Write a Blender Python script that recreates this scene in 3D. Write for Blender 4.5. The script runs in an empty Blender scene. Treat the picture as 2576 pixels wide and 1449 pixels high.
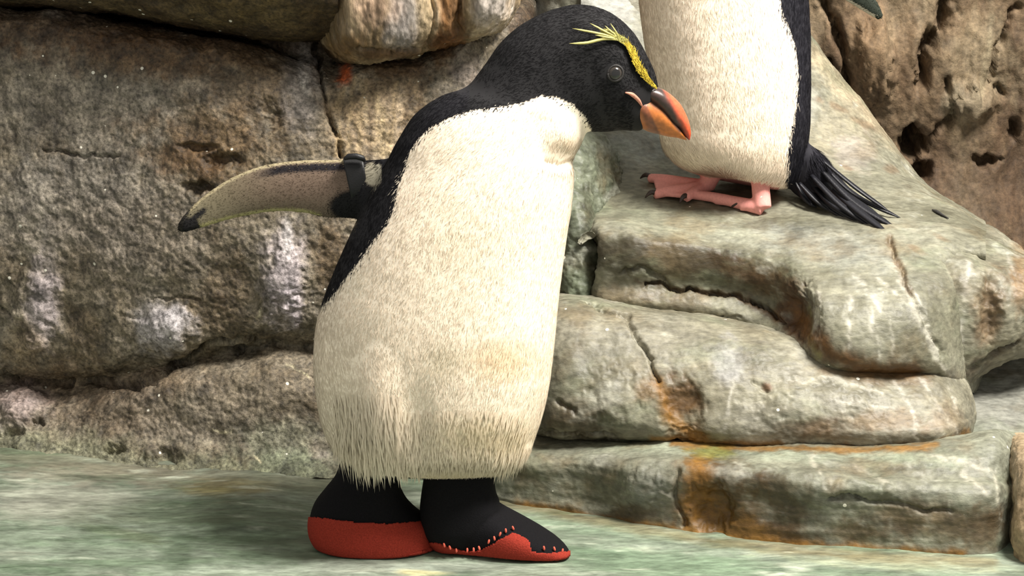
import bpy, bmesh, math, random
import numpy as np
from mathutils import Vector
from mathutils.bvhtree import BVHTree

random.seed(7)
RNG = np.random.default_rng(7)
scene = bpy.context.scene
COL = scene.collection

# ------------------------------------------------------------------ camera
W, H, F = 2576.0, 1449.0, 5580.0
PITCH = math.radians(15.0)
CAM = np.array((0.0, -2.05, 0.814))
cam_data = bpy.data.cameras.new('camera')
cam_data.sensor_width = 36.0
cam_data.lens = 36.0 * F / W
cam_data.clip_start = 0.05
cam = bpy.data.objects.new('camera', cam_data)
cam.location = CAM
cam.rotation_euler = (math.pi / 2 - PITCH, 0, 0)
COL.objects.link(cam)
scene.camera = cam

# ------------------------------------------------------------------ light
world = bpy.data.worlds.new('world')
scene.world = world
world.use_nodes = True
world.node_tree.nodes['Background'].inputs['Color'].default_value = (1.0, 0.96, 0.88, 1)
world.node_tree.nodes['Background'].inputs['Strength'].default_value = 0.54
def area(name, loc, target, size, power, color):
    d = bpy.data.lights.new(name, 'AREA')
    d.shape = 'DISK'; d.size = size; d.energy = power; d.color = color
    o = bpy.data.objects.new(name, d)
    o.location = loc
    o.rotation_euler = (Vector(target) - Vector(loc)).to_track_quat('-Z', 'Y').to_euler()
    COL.objects.link(o)
    return o
area('hall_lamp', (1.2, -0.5, 2.35), (0.15, 0.15, 0.2), 0.8, 160, (1.0, 0.95, 0.87))
scene.view_settings.view_transform = 'Standard'
scene.view_settings.look = 'None'
scene.view_settings.gamma = 1.0
scene.view_settings.use_curve_mapping = False
scene.view_settings.exposure = 0.12

# ------------------------------------------------------------------ helpers
CR, SR = math.cos(PITCH), math.sin(PITCH)
RIGHT = np.array((1.0, 0, 0)); UP = np.array((0, SR, CR)); FWD = np.array((0, CR, -SR))

def rays(px, py):
    a = (np.asarray(px, float) - W / 2) / F
    b = -(np.asarray(py, float) - H / 2) / F
    return a[..., None] * RIGHT + b[..., None] * UP + FWD
def at(px, py, Y):
    "point of the place that stands at depth Y and shows at pixel px, py of the photograph"
    d = rays(px, py); t = (np.asarray(Y, float) - CAM[1]) / d[..., 1]
    return CAM + d * t[..., None]
def at_z(px, py, z):
    d = rays(px, py); t = (np.asarray(z, float) - CAM[2]) / d[..., 2]
    return CAM + d * t[..., None]
LZ0, LY0, LS = 0.2553, 0.36, 0.2            # the sloping top of the ledge: z = LZ0 + LS*(y - LY0)
def at_ledge(px, py, h=0.0):
    d = rays(px, py)
    t = (LZ0 + h - LS * LY0 - CAM[2] + LS * CAM[1]) / (d[..., 2] - LS * d[..., 1])
    return CAM + d * t[..., None]
def project(P):
    v = P - CAM
    z = v @ FWD
    return np.stack((W / 2 + F * (v @ RIGHT) / z, H / 2 - F * (v @ UP) / z), -1)

def lin(c):
    c = np.asarray(c, float) / 255.0
    return np.where(c <= 0.04045, c / 12.92, ((c + 0.055) / 1.055) ** 2.4)

# gradient noise, vectorised
_perm = RNG.permutation(256); _perm = np.concatenate((_perm, _perm, _perm))
_g = RNG.normal(size=(256, 3)); _g /= np.linalg.norm(_g, axis=1)[:, None]
_g0, _g1, _g2 = (np.ascontiguousarray(_g[:, k], np.float32) for k in range(3))
_p32 = _perm.astype(np.int32)
def perlin(p):
    fl = np.floor(p); f = (p - fl).astype(np.float32); i = fl.astype(np.int32) & 255
    fx, fy, fz = (np.ascontiguousarray(f[:, k]) for k in range(3))
    ux, uy, uz = (t * t * t * (t * (t * 6 - 15) + 10) for t in (fx, fy, fz))
    X = (_p32[i[:, 0]], _p32[i[:, 0] + 1])
    XY = {(a, b): _p32[X[a] + i[:, 1] + b] for a in (0, 1) for b in (0, 1)}
    def corner(a, b, c):
        h = _p32[XY[a, b] + i[:, 2] + c]
        return (fx - a) * _g0[h] + (fy - b) * _g1[h] + (fz - c) * _g2[h]
    def lerp(a, b, t): return a + (b - a) * t
    x0 = lerp(lerp(corner(0,0,0), corner(1,0,0), ux), lerp(corner(0,1,0), corner(1,1,0), ux), uy)
    x1 = lerp(lerp(corner(0,0,1), corner(1,0,1), ux), lerp(corner(0,1,1), corner(1,1,1), ux), uy)
    return lerp(x0, x1, uz) * 1.6
def fbm(p, octaves=4, gain=0.5, ridged=False):
    s = np.zeros(len(p)); a = 1.0; n = 0
    p = np.asarray(p, float)
    for k in range(octaves):
        v = perlin(p + 17.3 * k)
        if ridged: v = 1 - 2 * np.abs(v)
        s += a * v; n += a; a *= gain; p = p * 2.03
    return s / n
def sstep(a, b, x):
    t = np.clip((x - a) / (b - a), 0, 1)
    return t * t * (3 - 2 * t)

def hermite(P, knots, ts):
    n = len(knots)
    d = np.diff(P, axis=0) / np.diff(knots).reshape((-1,) + (1,) * (P.ndim - 1))
    m = np.empty_like(P)
    m[0], m[-1] = d[0], d[-1]
    h = np.diff(knots)
    for i in range(1, n - 1):
        m[i] = (d[i - 1] * h[i] + d[i] * h[i - 1]) / (h[i] + h[i - 1])
    j = np.clip(np.searchsorted(knots, ts, side='right') - 1, 0, n - 2)
    hh = h[j]; t = (ts - knots[j]) / hh
    sh = (-1,) + (1,) * (P.ndim - 1)
    t = t.reshape(sh); hh = hh.reshape(sh)
    return ((2*t**3 - 3*t**2 + 1) * P[j] + (t**3 - 2*t**2 + t) * hh * m[j]
            + (-2*t**3 + 3*t**2) * P[j + 1] + (t**3 - t**2) * hh * m[j + 1])
def resample(P, n, axis=0):
    P = np.moveaxis(np.asarray(P, float), axis, 0)
    dd = np.linalg.norm(np.diff(P, axis=0), axis=-1)
    while dd.ndim > 1: dd = dd.mean(-1)
    kn = np.concatenate(([0], np.cumsum(np.maximum(dd, 1e-6))))
    return np.moveaxis(hermite(P, kn, np.linspace(0, kn[-1], n)), 0, axis)
def length_of(P, axis):
    return np.linalg.norm(np.diff(P, axis=axis), axis=-1).sum(axis).mean()

def mesh_np(name, V, Q):
    "mesh from numpy verts and an (n,k) face array"
    me = bpy.data.meshes.new(name)
    k = Q.shape[1]
    me.vertices.add(len(V)); me.vertices.foreach_set('co', np.ascontiguousarray(V, np.float32).ravel())
    me.loops.add(Q.size); me.loops.foreach_set('vertex_index', np.ascontiguousarray(Q, np.int32).ravel())
    me.polygons.add(len(Q)); me.polygons.foreach_set('loop_start', np.arange(0, Q.size, k, dtype=np.int32))
    me.update(calc_edges=True)
    me.polygons.foreach_set('use_smooth', np.ones(len(Q), bool))
    return me
def set_col(me, C, name='Col'):
    a = me.color_attributes.new(name, 'FLOAT_COLOR', 'POINT')
    a.data.foreach_set('color', np.concatenate((C, np.ones((len(C), 1))), 1).astype(np.float32).ravel())
def grid_faces(n, m, wrap=False):
    i = np.arange(n - 1)[:, None]
    j = np.arange(m if wrap else m - 1)[None]
    j2 = (j + 1) % m
    return np.stack((i*m + j, i*m + j2, (i+1)*m + j2, (i+1)*m + j), -1).reshape(-1, 4)
def grid_normals(G):
    du = np.gradient(G, axis=0); dv = np.gradient(G, axis=1)
    n = np.cross(dv, du); n /= np.linalg.norm(n, axis=-1)[..., None] + 1e-12
    return n

def link(name, me, mat, parent=None):
    o = bpy.data.objects.new(name, me)
    if mat: me.materials.append(mat)
    COL.objects.link(o)
    if parent: o.parent = parent
    return o
def empty(name, label=None, cat=None, group=None, kind=None, loc=(0, 0, 0)):
    o = bpy.data.objects.new(name, None); COL.objects.link(o)
    o.empty_display_size = 0.05
    o.location = loc
    tag(o, label, cat, group, kind)
    return o
def tag(o, label=None, cat=None, group=None, kind=None):
    for k, v in (('label', label), ('category', cat), ('group', group), ('kind', kind)):
        if v: o[k] = v
    return o
def reparent(child, parent):
    child.parent = parent
    child.matrix_parent_inverse = parent.matrix_basis.inverted()

# ------------------------------------------------------------------ materials
def nt(name):
    m = bpy.data.materials.new(name); m.use_nodes = True
    t = m.node_tree
    return m, t, t.nodes['Principled BSDF']
def N(t, typ, **kw):
    n = t.nodes.new(typ)
    for k, v in kw.items(): setattr(n, k, v)
    return n
def rock_material(name, stretch=(1, 1, 1), fine=220.0, contrast=0.35, rough=0.6, bump=0.5, spec=0.4, streak=0.0, fleck=0.0):
    m, t, b = nt(name)
    L = t.links.new
    tc = N(t, 'ShaderNodeTexCoord'); mp = N(t, 'ShaderNodeMapping'); mp.inputs['Scale'].default_value = stretch
    L(tc.outputs['Object'], mp.inputs['Vector'])
    at_ = N(t, 'ShaderNodeVertexColor', layer_name='Col')
    n1 = N(t, 'ShaderNodeTexNoise'); n1.inputs['Scale'].default_value = fine; n1.inputs['Detail'].default_value = 6; n1.inputs['Roughness'].default_value = 0.65
    n2 = N(t, 'ShaderNodeTexNoise'); n2.inputs['Scale'].default_value = fine * 0.2; n2.inputs['Detail'].default_value = 5; n2.inputs['Distortion'].default_value = 0.6
    L(mp.outputs['Vector'], n1.inputs['Vector']); L(mp.outputs['Vector'], n2.inputs['Vector'])
    r1 = N(t, 'ShaderNodeMapRange'); r1.inputs['From Min'].default_value = 0.3; r1.inputs['From Max'].default_value = 0.7
    r1.inputs['To Min'].default_value = 1 - contrast; r1.inputs['To Max'].default_value = 1 + contrast
    L(n1.outputs['Fac'], r1.inputs['Value'])
    r2 = N(t, 'ShaderNodeMapRange'); r2.inputs['From Min'].default_value = 0.3; r2.inputs['From Max'].default_value = 0.7
    r2.inputs['To Min'].default_value = 1 - contrast * 0.8; r2.inputs['To Max'].default_value = 1 + contrast * 0.8
    L(n2.outputs['Fac'], r2.inputs['Value'])
    mu = N(t, 'ShaderNodeMath', operation='MULTIPLY'); L(r1.outputs[0], mu.inputs[0]); L(r2.outputs[0], mu.inputs[1])
    vm = N(t, 'ShaderNodeVectorMath', operation='SCALE'); L(at_.outputs['Color'], vm.inputs[0]); L(mu.outputs[0], vm.inputs['Scale'])
    out = vm.outputs[0]
    if fleck:  # pale flecks: bits of down, and glints of light put in as colour
        vo = N(t, 'ShaderNodeTexVoronoi'); vo.inputs['Scale'].default_value = 70
        L(tc.outputs['Object'], vo.inputs['Vector'])
        lt = N(t, 'ShaderNodeMath', operation='LESS_THAN'); lt.inputs[1].default_value = 0.13
        L(vo.outputs['Distance'], lt.inputs[0])
        sp = N(t, 'ShaderNodeSeparateColor'); L(vo.outputs['Color'], sp.inputs[0])
        gt = N(t, 'ShaderNodeMath', operation='GREATER_THAN'); gt.inputs[1].default_value = 1 - fleck
        L(sp.outputs[0], gt.inputs[0])
        an = N(t, 'ShaderNodeMath', operation='MULTIPLY'); L(lt.outputs[0], an.inputs[0]); L(gt.outputs[0], an.inputs[1])
        mx = N(t, 'ShaderNodeMix', data_type='RGBA'); L(an.outputs[0], mx.inputs['Factor']); L(out, mx.inputs['A'])
        mx.inputs['B'].default_value = (0.75, 0.72, 0.62, 1)
        out = mx.outputs['Result']
    L(out, b.inputs['Base Color'])
    rr = N(t, 'ShaderNodeMapRange'); rr.inputs['To Min'].default_value = rough - 0.18; rr.inputs['To Max'].default_value = rough + 0.2
    L(n2.outputs['Fac'], rr.inputs['Value']); L(rr.outputs[0], b.inputs['Roughness'])
    b.inputs['Specular IOR Level'].default_value = spec
    bp = N(t, 'ShaderNodeBump'); bp.inputs['Strength'].default_value = bump; bp.inputs['Distance'].default_value = 0.003
    ad = N(t, 'ShaderNodeMath', operation='MULTIPLY_ADD'); ad.inputs[1].default_value = 0.6
    L(n1.outputs['Fac'], ad.inputs[0]); L(n2.outputs['Fac'], ad.inputs[2])
    L(ad.outputs[0], bp.inputs['Height']); L(bp.outputs[0], b.inputs['Normal'])
    return m
MAT_WALL = rock_material('rough_brown_rock', fine=260, contrast=0.72, rough=0.62, bump=0.7, fleck=0.14)
MAT_STREAK = rock_material('streaked_rock', stretch=(1, 1, 0.3), fine=240, contrast=0.45, rough=0.55, bump=0.7, fleck=0.08)
MAT_LEDGE = rock_material('painted_grey_rock', stretch=(0.55, 1, 1.2), fine=190, contrast=0.36, rough=0.5, bump=0.4, fleck=0.04)
MAT_FLOOR = rock_material('green_painted_concrete', stretch=(0.3, 1, 1), fine=210, contrast=0.42, rough=0.42, bump=0.4, spec=0.5)
MAT_BACK = rock_material('dry_brown_rock', fine=180, contrast=0.4, rough=0.75, bump=0.7)

def attr_material(name, rough=0.7, spec=0.3, noise=0.15, scale=400, sheen=0.0, bump=0.0, normal_attr=None):
    m, t, b = nt(name); L = t.links.new
    a = N(t, 'ShaderNodeVertexColor', layer_name='Col')
    tc = N(t, 'ShaderNodeTexCoord')
    n1 = N(t, 'ShaderNodeTexNoise'); n1.inputs['Scale'].default_value = scale; n1.inputs['Detail'].default_value = 4
    L(tc.outputs['Object'], n1.inputs['Vector'])
    r1 = N(t, 'ShaderNodeMapRange'); r1.inputs['From Min'].default_value = 0.3; r1.inputs['From Max'].default_value = 0.7
    r1.inputs['To Min'].default_value = 1 - noise; r1.inputs['To Max'].default_value = 1 + noise
    L(n1.outputs['Fac'], r1.inputs['Value'])
    vm = N(t, 'ShaderNodeVectorMath', operation='SCALE'); L(a.outputs['Color'], vm.inputs[0]); L(r1.outputs[0], vm.inputs['Scale'])
    L(vm.outputs[0], b.inputs['Base Color'])
    b.inputs['Roughness'].default_value = rough; b.inputs['Specular IOR Level'].default_value = spec
    if sheen:
        b.inputs['Sheen Weight'].default_value = sheen; b.inputs['Sheen Roughness'].default_value = 0.5
    if normal_attr:
        na = N(t, 'ShaderNodeAttribute', attribute_name=normal_attr)
        L(na.outputs['Vector'], b.inputs['Normal'])
        tr = N(t, 'ShaderNodeBsdfTranslucent'); L(vm.outputs[0], tr.inputs['Color'])
        ms = N(t, 'ShaderNodeMixShader'); ms.inputs['Fac'].default_value = 0.3
        L(b.outputs[0], ms.inputs[1]); L(tr.outputs[0], ms.inputs[2])
        L(ms.outputs[0], t.nodes['Material Output'].inputs['Surface'])
    elif bump:
        bp = N(t, 'ShaderNodeBump'); bp.inputs['Strength'].default_value = bump; bp.inputs['Distance'].default_value = 0.001
        L(n1.outputs['Fac'], bp.inputs['Height']); L(bp.outputs[0], b.inputs['Normal'])
    return m
def plain(name, rgb, rough=0.5, spec=0.4, noise=0.2, scale=300, bump=0.2):
    m, t, b = nt(name); L = t.links.new
    tc = N(t, 'ShaderNodeTexCoord')
    n1 = N(t, 'ShaderNodeTexNoise'); n1.inputs['Scale'].default_value = scale; n1.inputs['Detail'].default_value = 4
    L(tc.outputs['Object'], n1.inputs['Vector'])
    cr = N(t, 'ShaderNodeValToRGB')
    c = lin(rgb)
    cr.color_ramp.elements[0].position = 0.3; cr.color_ramp.elements[1].position = 0.7
    cr.color_ramp.elements[0].color = (*np.clip(c * (1 - noise), 0, 1), 1)
    cr.color_ramp.elements[1].color = (*np.clip(c * (1 + noise), 0, 1), 1)
    L(n1.outputs['Fac'], cr.inputs[0]); L(cr.outputs[0], b.inputs['Base Color'])
    b.inputs['Roughness'].default_value = rough; b.inputs['Specular IOR Level'].default_value = spec
    if bump:
        bp = N(t, 'ShaderNodeBump'); bp.inputs['Strength'].default_value = bump; bp.inputs['Distance'].default_value = 0.001
        L(n1.outputs['Fac'], bp.inputs['Height']); L(bp.outputs[0], b.inputs['Normal'])
    return m
MAT_SKIN = attr_material('penguin_skin', rough=0.8, noise=0.08)
MAT_FEATHER = attr_material('feathers', rough=0.75, spec=0.2, noise=0.05, normal_attr='bn')
MAT_TAIL = plain('tail_feather_black', (26, 26, 32), 0.45, 0.4, 0.35, 500)
MAT_BEAK = attr_material('beak_horn', rough=0.35, spec=0.5, noise=0.2, scale=260, bump=0.2)
MAT_EYE = plain('eye_iris', (52, 47, 43), 0.15, 0.6, 0.2, 600, 0)
MAT_PUPIL = plain('eye_pupil', (20, 19, 19), 0.08, 0.8, 0.1, 600, 0)
MAT_LID = plain('eyelid', (46, 44, 43), 0.6, 0.3, 0.2, 900)
MAT_YELLOW = attr_material('crest_yellow', rough=0.6, noise=0.15)
MAT_BLACKCLOTH = plain('black_neoprene', (14, 13, 16), 0.9, 0.15, 0.35, 900, 0.5)
MAT_RED = plain('red_felt_sole', (138, 48, 37), 0.9, 0.1, 0.22, 800, 0.6)
MAT_STITCH = plain('orange_stitch', (206, 96, 78), 0.8, 0.2, 0.1, 800)
MAT_BAND = plain('black_band', (17, 17, 19), 0.5, 0.4, 0.3, 700)
MAT_CLAW = plain('claw_horn', (62, 50, 46), 0.4, 0.4, 0.35, 500)
MAT_DARKBIT = plain('dark_debris', (52, 50, 48), 0.7, 0.3, 0.3, 500)

# ------------------------------------------------------------------ rock building
class Rock:
    def __init__(s, ctrl, spacing, amp=(0.008, 0.003, 0.0012), freq=(7, 28, 95), strata=0.0, seed=0.0, sx=(1, 1, 1)):
        ctrl = np.asarray(ctrl, float)
        n = max(int(length_of(ctrl, 0) / spacing), 8); m = max(int(length_of(ctrl, 1) / spacing), 8)
        G = resample(resample(ctrl, n, 0), m, 1)
        s.n, s.m = n, m
        nr = grid_normals(G)
        # every rock face looks towards -y / +z
        if (nr.reshape(-1, 3) @ np.array((0, -0.7, 0.7))).mean() < 0: nr = -nr; s.flip = True
        else: s.flip = False
        P = G.reshape(-1, 3); s.nr = nr.reshape(-1, 3)
        q = P * np.array(sx) + seed
        d = amp[0] * fbm(q * freq[0], 3) + amp[1] * fbm(q * freq[1], 4, 0.55) + amp[2] * fbm(q * freq[2], 3, 0.6) + 0.5 * amp[2] * fbm(q * freq[2] * 2.3 + 5, 2, 0.6)
        if strata:
            d += strata * fbm(q * np.array((5, 5, 45)) + 3.1, 3, 0.5, True)
        s.V = P + s.nr * d[:, None]
        s.px = project(s.V)
        s.q = q
        s.pz = fbm(q * 40, 4, 0.6); s.pz2 = fbm(q * 130 + 9, 3, 0.6)
        s.warp = np.stack((fbm(q * 45 + 31, 4, 0.6), fbm(q * 45 + 77, 4, 0.6)), 1)
    def dist(s, pts, warp=0.0):
        if warp:
            keep = s.px; s.px = s.px + s.warp * warp; d = s.dist(pts); s.px = keep; return d
        pts = np.asarray(pts, float); best = np.full(len(s.V), 1e9)
        if len(pts) == 1: return np.linalg.norm(s.px - pts[0], axis=1)
        for a, b in zip(pts[:-1], pts[1:]):
            ab = b - a; t = np.clip(((s.px - a) @ ab) / (ab @ ab), 0, 1)
            best = np.minimum(best, np.linalg.norm(s.px - (a + t[:, None] * ab), axis=1))
        return best
    def crack(s, pts, width, depth, noise=0.6):
        d = s.dist(pts, 22.0) + noise * width * s.pz
        s.V -= s.nr * (depth * np.clip(.75 + 1.2 * s.pz, .1, 1.3) * np.exp(-(np.maximum(d, 0) / (width * .75)) ** 2))[:, None]
    def bump(s, cx, cy, rx, ry, h, noise=0.3):
        d = np.hypot((s.px[:, 0] + 20 * s.warp[:, 0] - cx) / rx, (s.px[:, 1] + 20 * s.warp[:, 1] - cy) / ry) + noise * (s.pz + .5 * s.pz2)
        s.V += s.nr * (h * sstep(1.0, 0.2, d))[:, None]
    def base(s, cols, freq=9.0, aniso=(1, 1, 1)):
        f = fbm(s.q * freq * np.array(aniso) + 5, 5, 0.6) * 0.9 + 0.5
        cols = [lin(c) for c in cols]
        k = np.clip(f, 0, 0.999) * (len(cols) - 1)
        i = k.astype(int); u = sstep(0, 1, k - i)[:, None]
        c = np.array(cols)
        s.C = c[i] * (1 - u) + c[np.minimum(i + 1, len(cols) - 1)] * u
    def mix(s, mask, color):
        m = np.clip(mask, 0, 1)[:, None]
        s.C = s.C * (1 - m) + lin(color) * m
    def blob(s, cx, cy, rx, ry, color, k=1.0, ang=0.0, noise=0.7, soft=0.6):
        a = math.radians(ang); dx = s.px[:, 0] - cx; dy = s.px[:, 1] - cy
        u = (dx * math.cos(a) + dy * math.sin(a)) / rx; v = (-dx * math.sin(a) + dy * math.cos(a)) / ry
        d = np.hypot(u, v) + noise * s.pz + noise * 0.4 * s.pz2
        s.mix(k * sstep(1.0 + soft * 0.5, 1.0 - soft, d), color)
    def line(s, pts, width, color, k=1.0, noise=0.7):
        if width <= 10 and sum(color) > 580:       # pale drips: thin, wavering, broken
            d = s.dist(pts, 16.0) / (width * .8)
            s.mix(k * np.exp(-d * d) * sstep(-.25, .25, s.pz + .6 * s.pz2 + .12), color)
            return
        d = s.dist(pts, 14.0) / width + noise * (s.pz + 0.5 * s.pz2)
        s.mix(k * sstep(1.9, 0.0, d), color)
    def build(s, name, mat, parent=None):
        Q = grid_faces(s.n, s.m)
        if not s.flip: Q = Q[:, ::-1]
        me = mesh_np(name, s.V, Q)
        set_col(me, np.clip(s.C, 0, 1))
        return link(name, me, mat, parent)
def ctrl(cols, rows, Ycols=None):
    "rows: list of (py list, Y list) for every column px"
    return np.array([at(np.array(cols, float) + (r[2] if len(r) > 2 else 0), np.broadcast_to(np.array(r[0], float), len(cols)),
                        np.broadcast_to(np.array(r[1], float), len(cols))) for r in rows])

# ---- floor
def build_floor():
    xs = np.linspace(-1.1, 1.1, 520); ys = np.linspace(-0.75, 0.75, 420)
    X, Y = np.meshgrid(xs, ys)
    P = np.stack((X, Y, np.zeros_like(X)), -1)
    r = Rock.__new__(Rock)
    r.n, r.m = P.shape[:2]; r.flip = False
    V = P.reshape(-1, 3); r.nr = np.tile((0, 0, 1.0), (len(V), 1)); r.q = V + 2.2
    d = -0.002 + 0.0025 * fbm(r.q * np.array((7, 16, 1)), 3) + 0.0015 * fbm(r.q * np.array((30, 70, 1)), 3)
    # the floor rises in a cove towards the left wall and swells in the corner in front
    px = project(V)
    d += 0.004 * sstep(0.14, 0.30, V[:, 1]) * sstep(0.0, -0.25, V[:, 0])
    d += 0.022 * sstep(-0.06, -0.12, V[:, 1] + 0.05 * fbm(r.q * 6, 2)) * sstep(-0.18, -0.38, V[:, 0])
    d += 0.006 * sstep(0.02, 0.06, V[:, 1]) * np.exp(-((V[:, 0] + 0.28) / 0.06) ** 2)
    keep = (np.abs(V[:, 0] + 0.05) < 0.16) & (np.abs(V[:, 1] - 0.02) < 0.085)
    d = np.where(keep, np.minimum(d, -0.0005), d)
    r.V = V + r.nr * d[:, None]; r.px = project(r.V)
    r.pz = fbm(r.q * np.array((25, 55, 40)), 4, 0.6); r.pz2 = fbm(r.q * np.array((60, 150, 130)) + 9, 3, 0.6)
    r.warp = np.stack((fbm(r.q * np.array((20, 50, 20)), 3), fbm(r.q * np.array((20, 50, 20)) + 40, 3)), 1)
    r.base([(96, 114, 92), (128, 146, 122), (146, 160, 140), (160, 172, 154), (186, 192, 172)], 12, (0.6, 2.2, 1))
    r.blob(150, 1260, 260, 60, (196, 196, 180), 0.7)
    r.blob(500, 1290, 330, 40, (108, 126, 98), 0.6)
    r.blob(560, 1225, 120, 25, (148, 132, 58), 0.7)
    r.blob(240, 1190, 250, 30, (168, 164, 146), 0.7)
    r.blob(640, 1330, 200, 45, (92, 112, 84), 0.55)
    r.blob(450, 1390, 40, 60, (84, 104, 80), 0.6, 20)
    r.blob(300, 1340, 150, 16, (110, 122, 96), 0.8, 12)
    r.blob(1500, 1330, 320, 20, (168, 190, 162), 0.6, 6)
    r.blob(1700, 1420, 420, 40, (122, 150, 120), 0.6, 3)
    r.blob(2250, 1415, 300, 22, (186, 192, 160), 0.6, 3)
    r.blob(1000, 1425, 400, 20, (186, 196, 180), 0.75)
    r.blob(1060, 1442, 70, 8, (222, 214, 160), 0.8)
    r.line([(1250, 1262), (1500, 1312), (1800, 1362), (2150, 1398), (2500, 1415)], 13, (130, 104, 56), 0.55)
    r.line([(-300, 1130), (-50, 1140), (200, 1160), (450, 1195), (700, 1210), (900, 1210)], 34, (132, 124, 104), .6, 1.0)
    r.C *= .60
    r.mix(.45 * sstep(.05, .45, fbm(r.q * np.array((9, 26, 1)) + 20, 5, .6)), (76, 96, 74))
    r.mix(.5 * sstep(.15, .5, fbm(r.q * np.array((14, 60, 1)) + 50, 5, .65)), (190, 196, 178))
    r.build('floor', MAT_FLOOR)
    return r
build_floor()
tag(bpy.data.objects['floor'], 'green-grey painted concrete floor with brush streaks under the booted penguin', None, None, 'structure')

# ---- left wall
BROWN = [(66, 54, 40), (100, 88, 70), (120, 110, 93), (134, 125, 110), (166, 158, 146)]
def build_left_wall():
    cols = [-650, -300, -50, 200, 450, 700, 850, 1000, 1180, 1290, 1345]
    bY = np.array([.30, .30, .29, .26, .225, .205, .205, .21, .23, .30, .52])
    lw = np.array([-10, 0, 14, 34, 72, 122, 160, 180, 150, 125, 110.])
    rows = [([1160, 1160, 1165, 1180, 1200, 1205, 1200, 1195, 1180, 1170, 1160], bY - .01),
            ([1075, 1075, 1080, 1100, 1120, 1130, 1125, 1115, 1110, 1100, 1100], bY + .02),
            ([1010, 1010, 1015, 1020, 960, 930, 930, 930, 930, 930, 930], bY + .05),
            ([965, 965, 965, 965, 915, 868, 880, 880, 880, 880, 880], bY + .085),
            ([930, 930, 930, 930, 860, 835, 840, 840, 840, 840, 840], bY + .062),
            (720, bY + .055), (500, bY + .066), (330, bY + .085), (lw + 95, bY + .100), (lw + 40, bY + .112), (lw + 14, bY + .135), (lw + 4, bY + .20), (lw - 6, bY + .32), (lw - 60, bY + .36), (lw - 200, bY + .37), (lw - 420, bY + .36)]
    fine = np.array([-650, -300, -50, 200, 450, 620, 700, 760, 810, 850, 880, 940, 1000, 1180, 1290, 1345.])
    rows = [tuple(np.interp(fine, cols, np.broadcast_to(np.asarray(x, float), len(cols))) for x in r) for r in rows]
    lw2 = np.array([-12, -2, 12, 32, 74, 116, 138, 156, 168, 174, 154, 140, 130, 70, 20, 0.])
    for k, o in ((8, 95), (9, 40), (10, 14), (11, 4), (12, -6), (13, -60), (14, -200), (15, -420)): rows[k] = (lw2 + o, rows[k][1])
    w = Rock(ctrl(fine, rows), 0.00145, amp=(0.010, 0.0056, 0.0024), freq=(7, 26, 90), seed=11.0)
    w.crack([(-50, 930), (40, 962), (130, 966), (250, 955), (380, 962), (440, 920), (500, 880), (560, 852), (600, 858)], 9, 0.016)
    w.crack([(255, 962), (320, 968), (385, 964)], 14, 0.014)
    w.crack([(600, 845), (650, 862), (700, 862)], 9, 0.010)
    w.crack([(790, 110), (806, 180), (820, 250), (832, 320), (862, 398)], 7, 0.02)
    w.crack([(105, 374), (160, 388), (220, 397), (300, 396)], 5, 0.007)
    w.crack([(0, 1100), (60, 1078), (100, 1060)], 8, 0.012)
    w.crack([(0, 775), (50, 805), (95, 845)], 7, 0.008)
    w.crack([(380, 760), (440, 745), (500, 755)], 4, 0.005)
    w.crack([(300, 795), (375, 800)], 4, 0.004)
    w.crack([(700, 905), (790, 950), (840, 940)], 3, 0.003)
    w.crack([(480, 480), (530, 478)], 9, 0.01)
    w.bump(720, 690, 80, 130, 0.012); w.bump(90, 780, 80, 140, 0.012); w.bump(430, 840, 90, 80, 0.01); w.bump(50, 1020, 90, 70, 0.012)
    for cx, cy, rx, ry, h in ((285, 1132, 36, 14, -.014), (410, 1145, 62, 26, -.012), (225, 1165, 26, 16, -.008), (560, 400, 60, 30, -.012), (490, 468, 50, 18, -.014), (500, 370, 80, 14, -.008), (680, 290, 36, 60, -.008), (600, 880, 60, 14, -.010), (570, 855, 30, 14, -.014)):
        w.bump(cx, cy, rx, ry, h, 0.5)
    w.px = project(w.V)
    w.base(BROWN, 11)
    w.blob(250, 260, 330, 200, (124, 118, 108), 0.55); w.blob(200, 520, 300, 140, (140, 134, 126), 0.5)
    w.blob(420, 130, 420, 70, (86, 62, 36), 0.8); w.blob(200, 70, 420, 60, (78, 56, 34), 0.75)  # brown bands under the overhang, its shadow put into the colour
    w.blob(520, 350, 190, 110, (104, 78, 44), 0.65); w.blob(490, 400, 110, 60, (70, 48, 24), 0.6)
    w.blob(640, 220, 150, 100, (98, 80, 58), 0.6)
    w.blob(760, 220, 55, 120, (176, 168, 162), 0.6); w.blob(765, 170, 18, 60, (200, 194, 186), 0.7)
    w.blob(720, 680, 60, 130, (176, 166, 170), 0.75); w.blob(722, 600, 18, 60, (196, 190, 188), 0.7); w.blob(735, 760, 30, 60, (186, 176, 182), 0.6)
    w.blob(830, 640, 60, 100, (92, 70, 42), 0.6)
    w.blob(410, 825, 75, 70, (184, 178, 180), 0.75); w.blob(440, 800, 30, 40, (200, 194, 196), 0.6)
    w.blob(110, 760, 45, 130, (164, 154, 158), 0.65); w.blob(60, 1010, 70, 60, (166, 150, 150), 0.6)
    w.blob(330, 600, 260, 120, (122, 110, 96), 0.4)
    w.blob(250, 960, 330, 60, (96, 74, 52), 0.45); w.blob(300, 1050, 300, 70, (108, 92, 76), 0.4)
    w.blob(560, 1080, 200, 90, (140, 132, 118), 0.45); w.blob(700, 1120, 130, 70, (132, 134, 114), 0.6)
    w.blob(380, 1150, 120, 40, (92, 68, 54), 0.6); w.blob(650, 1000, 200, 60, (132, 120, 102), 0.4)
    w.blob(560, 1210, 120, 22, (150, 132, 56), 0.65); w.blob(730, 1180, 110, 50, (134, 146, 120), 0.7)
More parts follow.
